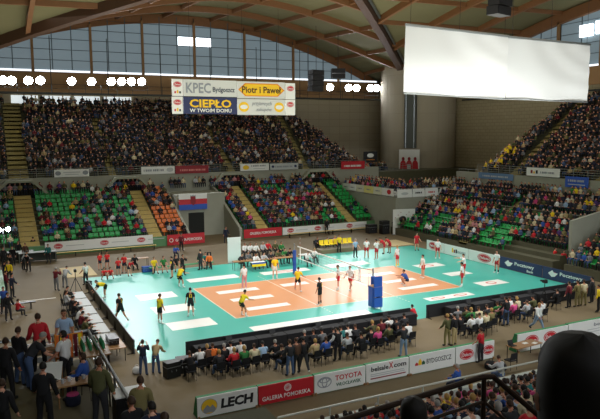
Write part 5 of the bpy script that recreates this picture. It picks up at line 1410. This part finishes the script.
for x in np.arange(-23, 20, .5):                      # standing along the top walkway
    if rnd.random() < .55 or any(abs(x-c) < 2 for c in (-19, -7.6, 5.2, 17.1)): crowd.append(((x, 33.9, 5.2), 180, 1.05, rtop()))
for y in np.arange(19.5, -10, -.5):
    if rnd.random() < .7: crowd.append(((28.4, y, 5.0), 90, 1.05, rtop(('yellow', 'cream'))))
for i in range(26): crowd.append(((rnd.uniform(25.8, 30), rnd.uniform(35.2, 38), 6.2), 180, 1.05, rtop()))
cands = [c for c in cands if in_view((c[0][0], c[0][1], c[0][2]+.9), 1.1)]
cands.sort(key=lambda c: (Vector(c[0])-CAM).length)
room = 300 - NPEOPLE - 1
for i, (p, rz, top, stand, (row, blk, st), po) in enumerate(cands):
    if i < room:
        hr = rnd.choices(range(5), (4, 4, 4, 2, 1))[0]; sty = 'short' if rnd.random() < .65 else 'bob'
        lb = '%s-haired spectator in %s, %s row of the %s stand, %s seat %s' % (('black', 'brown', 'dark', 'fair', 'grey')[hr], tname(top), row, stand.split()[0], st, 'from the corner block' if stand[0] == 'r' else 'from the left')
        person(p, po, rz + rnd.uniform(-12, 12), top, rnd.choice(BOTS), lb, hair=hr, style=sty, z=p[2], group='spectators in the %s' % stand, small=True, sc=rnd.uniform(.94, 1.02))
        if stand == 'near stand': seats_bg.append(((p[0], p[1], p[2]), rz, 0))
    else: crowd.append((p, rz, rnd.uniform(.95, 1.05), top))
crowd = [c for c in crowd if in_view((c[0][0], c[0][1], c[0][2]+.9), 1.15)]
build_crowd('crowd', crowd, 'mass of seated spectators filling the far, right and upper stands')
# ---------------------------------------------------------------- seats
def seat_mb():
    b = MB(); b.prism([(.2, .40), (.16, .43), (-.12, .40), (-.19, .45), (-.24, .76), (-.215, .77), (-.16, .47), (-.11, .435), (.16, .46), (.21, .42)], -.215, .215, 'x')
    b.b2(-.03, .03, -.24, -.1, .0, .42); return b
SM = [seat_mb().mesh('seat', m) for m in (GSEAT, OSEAT)]
seats = [s for s in seats if in_view((s[0][0], s[0][1], s[0][2]+.5), 1.03)]
seats.sort(key=lambda s: (Vector(s[0])-CAM).length)
for i, (p, rz, k, stand, (row, blk, st)) in enumerate(seats):
    if i < 300:
        o = bpy.data.objects.new('stadium_seat', SM[k]); C.objects.link(o); o.location = p; o.rotation_euler.z = R(rz)
        tag(o, 'empty %s plastic seat, %s row of the %s stand, %s %s' % (('green', 'orange')[k], row, stand.split()[0], st, 'from the corner block' if stand[0] == 'r' else 'from the left'), 'seat', 'empty seats in the %s' % stand)
    else: seats_bg.append((p, rz, k))
b = MB(); sm = seat_mb()
for p, rz, k in seats_bg:
    if in_view((p[0], p[1], p[2]+.5), 1.1): b.add(sm.v, sm.f, k, Matrix.Translation(p) @ Matrix.Rotation(R(rz), 4, 'Z'))
me = bpy.data.meshes.new('seat_rows'); me.from_pydata(b.v, [], b.f); me.materials.append(GSEAT); me.materials.append(OSEAT); me.polygons.foreach_set('material_index', b.m)
o = bpy.data.objects.new('stadium_seat_rows', me); C.objects.link(o); tag(o, 'rows of green and orange seats under the seated spectators', 'seats', None, 'stuff')
# ---------------------------------------------------------------- rails
RAILM = mat('rail_grey', '#8d9088', .5, .4)
def rail(label, pts, h=1.0, n=3, step=1.6, m=RAILM, r=.025):
    rt = empty('guard_rail', label, 'guard rail', pts[0]); P0 = Vector(pts[0]); A = [Vector(p)-P0 for p in pts]
    for k in range(n): MB().tube([a + Vector((0, 0, h*(k+1)/n)) for a in A], r, 6).build('rail_bar', m, rt)
    b = MB()
    for a, c in zip(A, A[1:]):
        q = max(1, int((c-a).length/step))
        for i in range(q+1): e = a+(c-a)*i/q; b.tube([e, e+Vector((0, 0, h))], r, 6)
    b.build('posts', m, rt)
rail('grey rail along the front of the far upper stand', [(-27, 34.4, 6.95), (25, 34.4, 6.95)], .95, 4)
rail('grey rail along the front of the right upper stand', [(28.9, 16.4, 6.9), (28.9, -14, 6.9)], .95, 4)
rail('grey rail on the corner walkway by the drum', [(25.5, 36, 6.2), (34, 36, 6.2)], 1.0, 3)
rail('grey rail on the walkway beside the right upper flank', [(29.2, 16.7, 6.2), (29.2, 20, 6.2)], 1.0, 3)
rail('grey rail halfway up the right lower stand', [(25.4, 19.8, 3.2), (25.4, -3.4, 3.2)], .8, 3)
rail('grey rail on the balcony facing the court', [(20.1, 33.5, 4.1), (20.1, 20.1, 4.1)], 1.0, 2)
rail('grey rail on the balcony facing the near side', [(20.1, 20.1, 4.1), (33, 20.1, 4.1)], 1.0, 2)
for i, (y0, y1) in enumerate(((2.4, .9), (.7, -.8), (-1.0, -2.5))): rail('metal crowd fence at the right stand passage, %s from the green seats' % ordn(i), [(20.6, y0, 0), (20.6, y1, 0)], 1.15, 3, .35, RAILM, .02)
for i, (y0, y1) in enumerate(((2.4, .6), (.4, -1.6))): rail('metal crowd fence set back at the right stand passage, %s' % ('farther one', 'nearer one')[i], [(22.4, y0, 1.2), (22.4, y1, 1.2)], 1.3, 3, .4, RAILM, .02)
rail('pale pipe rail along the front of the near stand', [(-13.6, -20.95, .72), (4, -20.95, .72)], .34, 1, 2.2, mat('rail_pale', '#b8bab0', .4, .3), .04)
# dark handrail close to the camera
FG = mat('handrail_brown', '#3a2a20', .45, .4)
rt = empty('hand_rail', 'dark brown handrail of the near stand steps, in front of the camera', 'hand rail', (-18.72, -37.3, 7.5))
O = Vector((-18.72, -37.3, 7.5))
def rel(*p): return Vector(p)-O
MB().tube([rel(-20.6, -37.3, 8.98), rel(-18.76, -37.3, 9.11), rel(-18.64, -37.3, 9.09), rel(-17.6, -37.3, 8.22)], .028, 10).build('top_bar', FG, rt)
MB().tube([rel(-20.6, -37.3, 8.72), rel(-18.75, -37.3, 8.86), rel(-17.75, -37.3, 8.0)], .018, 8).build('middle_bar', FG, rt)
MB().tube([rel(-20.6, -37.3, 8.45), rel(-18.75, -37.3, 8.58), rel(-17.9, -37.3, 7.8)], .018, 8).build('lower_bar', FG, rt)
for x, t in ((-18.75, 9.1), (-20.5, 8.98)): MB().tube([rel(x, -37.3, 7.3), rel(x, -37.3, t)], .024, 8).build('post', FG, rt)
# person right in front of the camera and the one below
prototype('near_sit', dict(lean=2, hip=86, knee=84, hab=9, arm=22, elb=58, aab=12, inn=14), 2, 1.05)
def seated_big(head, label, rz):
    J = PROT['near_sit']['J']; h = J['head']
    c, s = math.cos(R(rz)), math.sin(R(rz))
    person((head[0]-(h[0]*c-h[1]*s), head[1]-(h[0]*s+h[1]*c)), 'near_sit', rz, 'black', 'black', label, hair=0, z=head[2]-h[2], style='nape')
seated_big((-21.93, -41.03, 10.90), 'dark-haired person in black directly before the camera, head filling the lower right', -25)
seated_big((-20.55, -38.6, 9.60), 'dark-haired person in black, head at the middle of the bottom edge', -20)
# ---------------------------------------------------------------- hung from the roof
def hung(label, x0, x1, y, z0, z1, m, top=24.5, t=.08, cat='hanging banner', name='hanging_banner'):
    r = empty(name, label, cat, ((x0+x1)/2, y, z0)); w = x1-x0
    return MB().b2(-w/2, w/2, -t/2, t/2, 0, z1-z0).build('panel', m, r)
PG = mat('panel_pale', '#cfd2ce', .6)
def cables(r, xs, h, top):
    for x in xs: MB().tube([(x, .1, h), (x, .1, top)], .015, 6).build('cable', DARKM, r)
r = hung('pale hanging banner with grey capital letters over the far stand', -4.75, .72, 20, 15.22, 16.82, PG)
lettering('KPEC', -1.25, .8, 2.5, 1.0, mat('print_mid_grey', '#8a9098', .6), r, -.06, bold=.02); lettering('Bydgoszcz', 1.35, .62, 2.3, .62, mat('print_slate', '#4a525c', .6), r, -.06, bold=.02); cables(r, (-2, 2), 1.6, 9)
r = hung('navy hanging banner with yellow and white lettering', -4.8, .7, 20, 13.52, 15.15, NAVY)
lettering('CIEPŁO', 0, 1.02, 4.3, .8, YEL, r, -.06, bold=.03); lettering('W TWOIM DOMU', 0, .34, 4.3, .36, W, r, -.06, bold=.02)
r = hung('pale hanging banner with an orange hexagon and dark lettering', .78, 6.03, 20, 15.13, 16.8, PG)
patch([(-2.55, .85), (-1.8, .2), (1.8, .2), (2.55, .85), (1.8, 1.5), (-1.8, 1.5)], ORG, r, -.05); patch([(-2.4, .85), (-1.7, .3), (1.7, .3), (2.4, .85), (1.7, 1.4), (-1.7, 1.4)], YEL, r, -.058)
lettering('Piotr i Paweł', 0, .85, 4.3, .66, mat('print_brown', '#4a3218', .6), r, -.075, bold=.02); cables(r, (-2, 2), 1.6, 9)
r = hung('pale hanging banner with handwriting between two round yellow emblems', .75, 6.03, 20, 13.46, 15.06, PG)
for s in (-1, 1): disc(s*1.95, .8, .55, .5, YEL, r, -.05); disc(s*1.95, .8, .4, .22, W, r, -.06)
lettering('przyjemnych', 0, 1.1, 2.2, .5, GRY, r, -.06, shear=.3); lettering('zakupów', .25, .5, 1.8, .45, GRY, r, -.06, shear=.3)
for lb, x0, x1, z0, z1, two in (('small white hanging banner with red oval, upper left', -5.88, -4.82, 15.22, 16.82, 1), ('small white hanging banner with red oval, lower left', -5.92, -4.87, 13.52, 15.15, 1),
                             ('small white hanging banner with red oval, upper right', 6.1, 7.2, 15.1, 16.75, 0), ('small white hanging banner with red oval, lower right', 6.08, 7.18, 13.46, 15.04, 0)):
    r = hung(lb, x0, x1, 20, z0, z1, W); oval(0, 1.1, .4, .27, r, y=-.06)
    if two:
        for k, c_ in enumerate((RED, YEL, BLK)): patch(rect(-.32+.24*k, -.16+.24*k, .25, .45+.1*(k % 2)), c_, r, -.05)
# white screens
SCR = mat('screen_cloth', '#f2f4f2', .8); sb = SCR.node_tree.nodes['Principled BSDF']
SCR2 = mat('screen_cloth_creased', '#ecefee', .8, bump=.5, scale=.7)
def screen(label, x0, x1, y, za, zb, m):
    r = empty('projection_screen', label, 'screen', ((x0+x1)/2, y, zb)); w = x1-x0; h = za-zb
    b = MB(); n = 24; vs = []
    for i in range(n+1):
        for j in range(13):
            u, v_ = i/n, j/12
            vs.append((-w/2+w*u, .05*math.sin(9*u+3*v_)*(1-v_)+.03*math.sin(21*u*v_), h*v_ - .12*(1-v_)*math.sin(math.pi*u)))
    m0 = len(vs); vs += [(x, y_+.02, z) for x, y_, z in vs]
    fs = []
    for i in range(n):
        for j in range(12):
            a = i*13+j; fs.append((a, a+13, a+14, a+1)); fs.append((m0+a, m0+a+1, m0+a+14, m0+a+13))
    b.add(vs, fs); b.build('cloth', m, r, smooth=True)
    MB().tube([(-w/2, 0, h+.05), (w/2, 0, h+.05)], .09, 8).build('top_pole', STEEL, r); MB().tube([(-w/2, 0, -.08), (w/2, 0, -.08)], .06, 8).build('bottom_pole', STEEL, r)
    for s in (-w/2+.4, 0, w/2-.4): MB().tube([(s, 0, h), (s, 0, h+6)], .015, 6).build('cable', DARKM, r)
    return r
screen('smooth white projection screen hung under the roof, left of two', 4.62, 14.28, -3, 18.95, 14.28, SCR).rotation_euler.y = .027
screen('creased white projection screen hung under the roof, right of two', 14.33, 23.4, -3, 18.72, 14.12, SCR2).rotation_euler.y = .013
def speaker(label, loc, n, rz, s=1.0, top=7):
    r = empty('speaker_array', label, 'loudspeaker', loc, R(rz))
    for k in range(n):
        b = MB(); b.box((0, .06*k*k*.3, -.62*s*k-.3*s), (1.7*s, .9*s, .58*s)); b.build('cabinet', BLACKP, r)
        MB().box((0, -.46*s+.06*k*k*.3, -.62*s*k-.3*s), (1.5*s, .03, .46*s)).build('grille', CLOTHB, r)
    MB().tube([(0, 0, 0), (0, 0, top)], .03, 6).build('cable', DARKM, r)
speaker('black hanging loudspeaker array left of the right floodlights', (15.0, 30, 19.3), 4, 10, 1.05, 5.3)
speaker('black hanging loudspeaker cluster next to the right floodlights', (18.1, 30, 19.6), 2, -20, 1.0, 4.6)
speaker('black hanging loudspeaker near the top edge above the screens', (7.0, -10, 21.0), 4, 15, .9, 3.8)
# gallery and floodlights
r = empty('lighting_gallery', 'dark lighting gallery along the top of the far wall', 'gallery', (0, 46, 0))
GAL = mat('gallery_dark', '#3b3f3c', .6, .3)
MB().b2(-30, 39.5, .0, 1.2, 16.75, 16.95).build('deck', GAL, r)
for z in (17.45, 17.95): MB().tube([(-30, 0, z), (39.5, 0, z)], .03, 6).build('rail_bar', GAL, r)
b = MB()
for x in np.arange(-30, 39.5, 2): b.tube([(x, 0, 16.9), (x, 0, 18.0)], .03, 6)
b.build('posts', GAL, r)
b = MB()
for x in np.arange(-28, 39.5, 7): b.tube([(x, .6, 16.9), (x, .6, 24 if abs(x-4) < 20 else 20)], .05, 6)
b.build('hangers', GAL, r)
r = empty('lighting_truss', 'thin lighting truss below the screens along the right wall', 'truss', (0, 0, 0))
MB().tube([(43.0, 36, 16.4), (43.0, -10, 16.4)], .12, 8).build('boom', GAL, r)
LX = [(-19.6, 18.3), (-18.6, 18.3), (-16.7, 18.35), (-15.3, 18.4), (-11.6, 18.4), (-9.15, 18.45), (-6.65, 18.5), (-5.35, 18.55), (-4.05, 18.6), (-2.7, 18.6), (26.0, 18.6), (29.3, 18.6), (30.7, 18.6), (33.3, 18.65), (34.4, 18.65)]
def flood(label, loc, tgt, size=.62, power=1500, col=(.93, .97, 1), cone=70, grp='floodlights on the far gallery'):
    r = empty('floodlight', label, 'floodlight', loc, 0, grp)
    d = (Vector(tgt)-Vector(loc)).normalized(); q = d.to_track_quat('-Z', 'Y').to_matrix().to_4x4()
    hb = MB(); hb.lathe([(.12, .42), (.3*size/.62, .3), (size*.75, .02), (size*.75, -.04), (size*.68, -.04), (size*.66, .0)], 16, 0, q); hb.build('housing', BLACKP, r)
    lb = MB(); lb.lathe([(size*.66, -.015), (size*.66, .01)], 16, 0, q); lb.build('lens', LAMP, r)
    MB().tube([(0, .1, -.7), (0, .1, .3)], .04, 6).build('bracket', GAL, r)
    la = bpy.data.lights.new('flood_lamp', 'SPOT'); la.energy = power; la.color = col; la.spot_size = R(cone); la.spot_blend = .7; la.shadow_soft_size = .35
    lo = bpy.data.objects.new('flood_lamp', la); C.objects.link(lo); lo.location = Vector(loc) + d*.25; lo.rotation_euler = d.to_track_quat('-Z', 'Y').to_euler()
P_FAR, P_TOP, P_SCR, P_NEAR, P_WASH = 2600, 4300, 1350, 3900, 6000
for i, (x, z) in enumerate(LX): flood('lit floodlight on the far gallery, %s from the left' % ordn(i), (x, 46.3, z), (x*.35, -4, 0), .8, P_FAR, cone=70 if x < 33 else 46)
for i, x in enumerate(np.linspace(-22, 32, 12)): flood('lit floodlight on the near gallery behind the camera, %s from the left' % ordn(i), (float(x), -45.7, 18.5), (float(x)*(.5 if x > -10 else .95), -6 if x > -10 else -14, 0), .62, P_NEAR*(1 if x > -10 else .45), cone=38 if x > -10 else 42, grp='floodlights on the near gallery')
r = empty('lighting_gallery', 'dark lighting gallery along the near wall behind the camera', 'gallery', (0, -46, 0))
MB().b2(-30, 39.5, -1.2, 0, 16.75, 16.95).build('deck', GAL, r)
for i, (x, t) in enumerate((((-20, (-14, 44, 9)), (-4, (6, 44, 9)), (12, (30, 42, 9)), (26, (42, 22, 9)), (33, (42, 4, 8))))):   # unseen wash lights added to brighten the far and right stands
    flood('added unseen wash light for the far and right stands, %s from the left' % ordn(i), (x+2, -45.6, 17.6), t, .5, P_WASH, cone=50, grp='added unseen wash lights')
# lamps under the roof ridge on both long sides and over the near stand (out of the photograph, lighting the court)
for y in (-15, 13):
    for x in (-14, -5, 4, 13):
        la = bpy.data.lights.new('roof_lamp', 'SPOT'); la.energy = P_TOP; la.color = (1, .985, .95); la.spot_size = R(86); la.spot_blend = .7; la.shadow_soft_size = .5
        lo = bpy.data.objects.new('roof_lamp', la); C.objects.link(lo); lo.location = (x, y, 21.5)
        lo.rotation_euler = (Vector((x*.75, y*.15, 0))-Vector((x, y, 21.5))).to_track_quat('-Z', 'Y').to_euler()
for x, tx in ((3, 6), (9.5, 11), (17, 16.5), (24, 21.5)):  # added lights without fixtures, brightening the screens from below
    la = bpy.data.lights.new('screen_fill', 'SPOT'); la.energy = P_SCR; la.color = (.95, .98, 1); la.spot_size = R(95); la.spot_blend = .5; la.shadow_soft_size = .4
    lo = bpy.data.objects.new('screen_fill', la); C.objects.link(lo); lo.location = (x, -6.5, 8.2)
    lo.rotation_euler = (Vector((tx, -3, 15.5))-Vector((x, -6.5, 8.2))).to_track_quat('-Z', 'Y').to_euler()
# soft fill lights added without fixtures to brighten the hall and the roof
la = bpy.data.lights.new('hall_fill', 'AREA'); la.shape = 'RECTANGLE'; la.size = 46; la.size_y = 40; la.energy = 2600; la.color = (1, .96, .86)
lo = bpy.data.objects.new('hall_fill', la); C.objects.link(lo); lo.location = (2, 6, 22.3)
la = bpy.data.lights.new('roof_fill', 'AREA'); la.shape = 'RECTANGLE'; la.size = 50; la.size_y = 50; la.energy = 11000; la.color = (1, .95, .82)
lo = bpy.data.objects.new('roof_fill', la); C.objects.link(lo); lo.location = (2, 6, 8); lo.rotation_euler = (math.pi, 0, 0)
w = bpy.data.worlds.new('world'); SC.world = w; w.use_nodes = True
w.node_tree.nodes['Background'].inputs[0].default_value = (.8, .85, .9, 1); w.node_tree.nodes['Background'].inputs[1].default_value = .05
SC.view_settings.view_transform = 'Standard'; SC.view_settings.look = 'None'; SC.view_settings.gamma = 1; SC.view_settings.use_curve_mapping = False
SC.view_settings.exposure = 0
SC.cycles.use_denoising = True; SC.cycles.max_bounces = 5; SC.cycles.diffuse_bounces = 3; SC.cycles.glossy_bounces = 2; SC.cycles.transmission_bounces = 4; SC.cycles.caustics_reflective = False; SC.cycles.caustics_refractive = False; SC.cycles.sample_clamp_indirect = 6
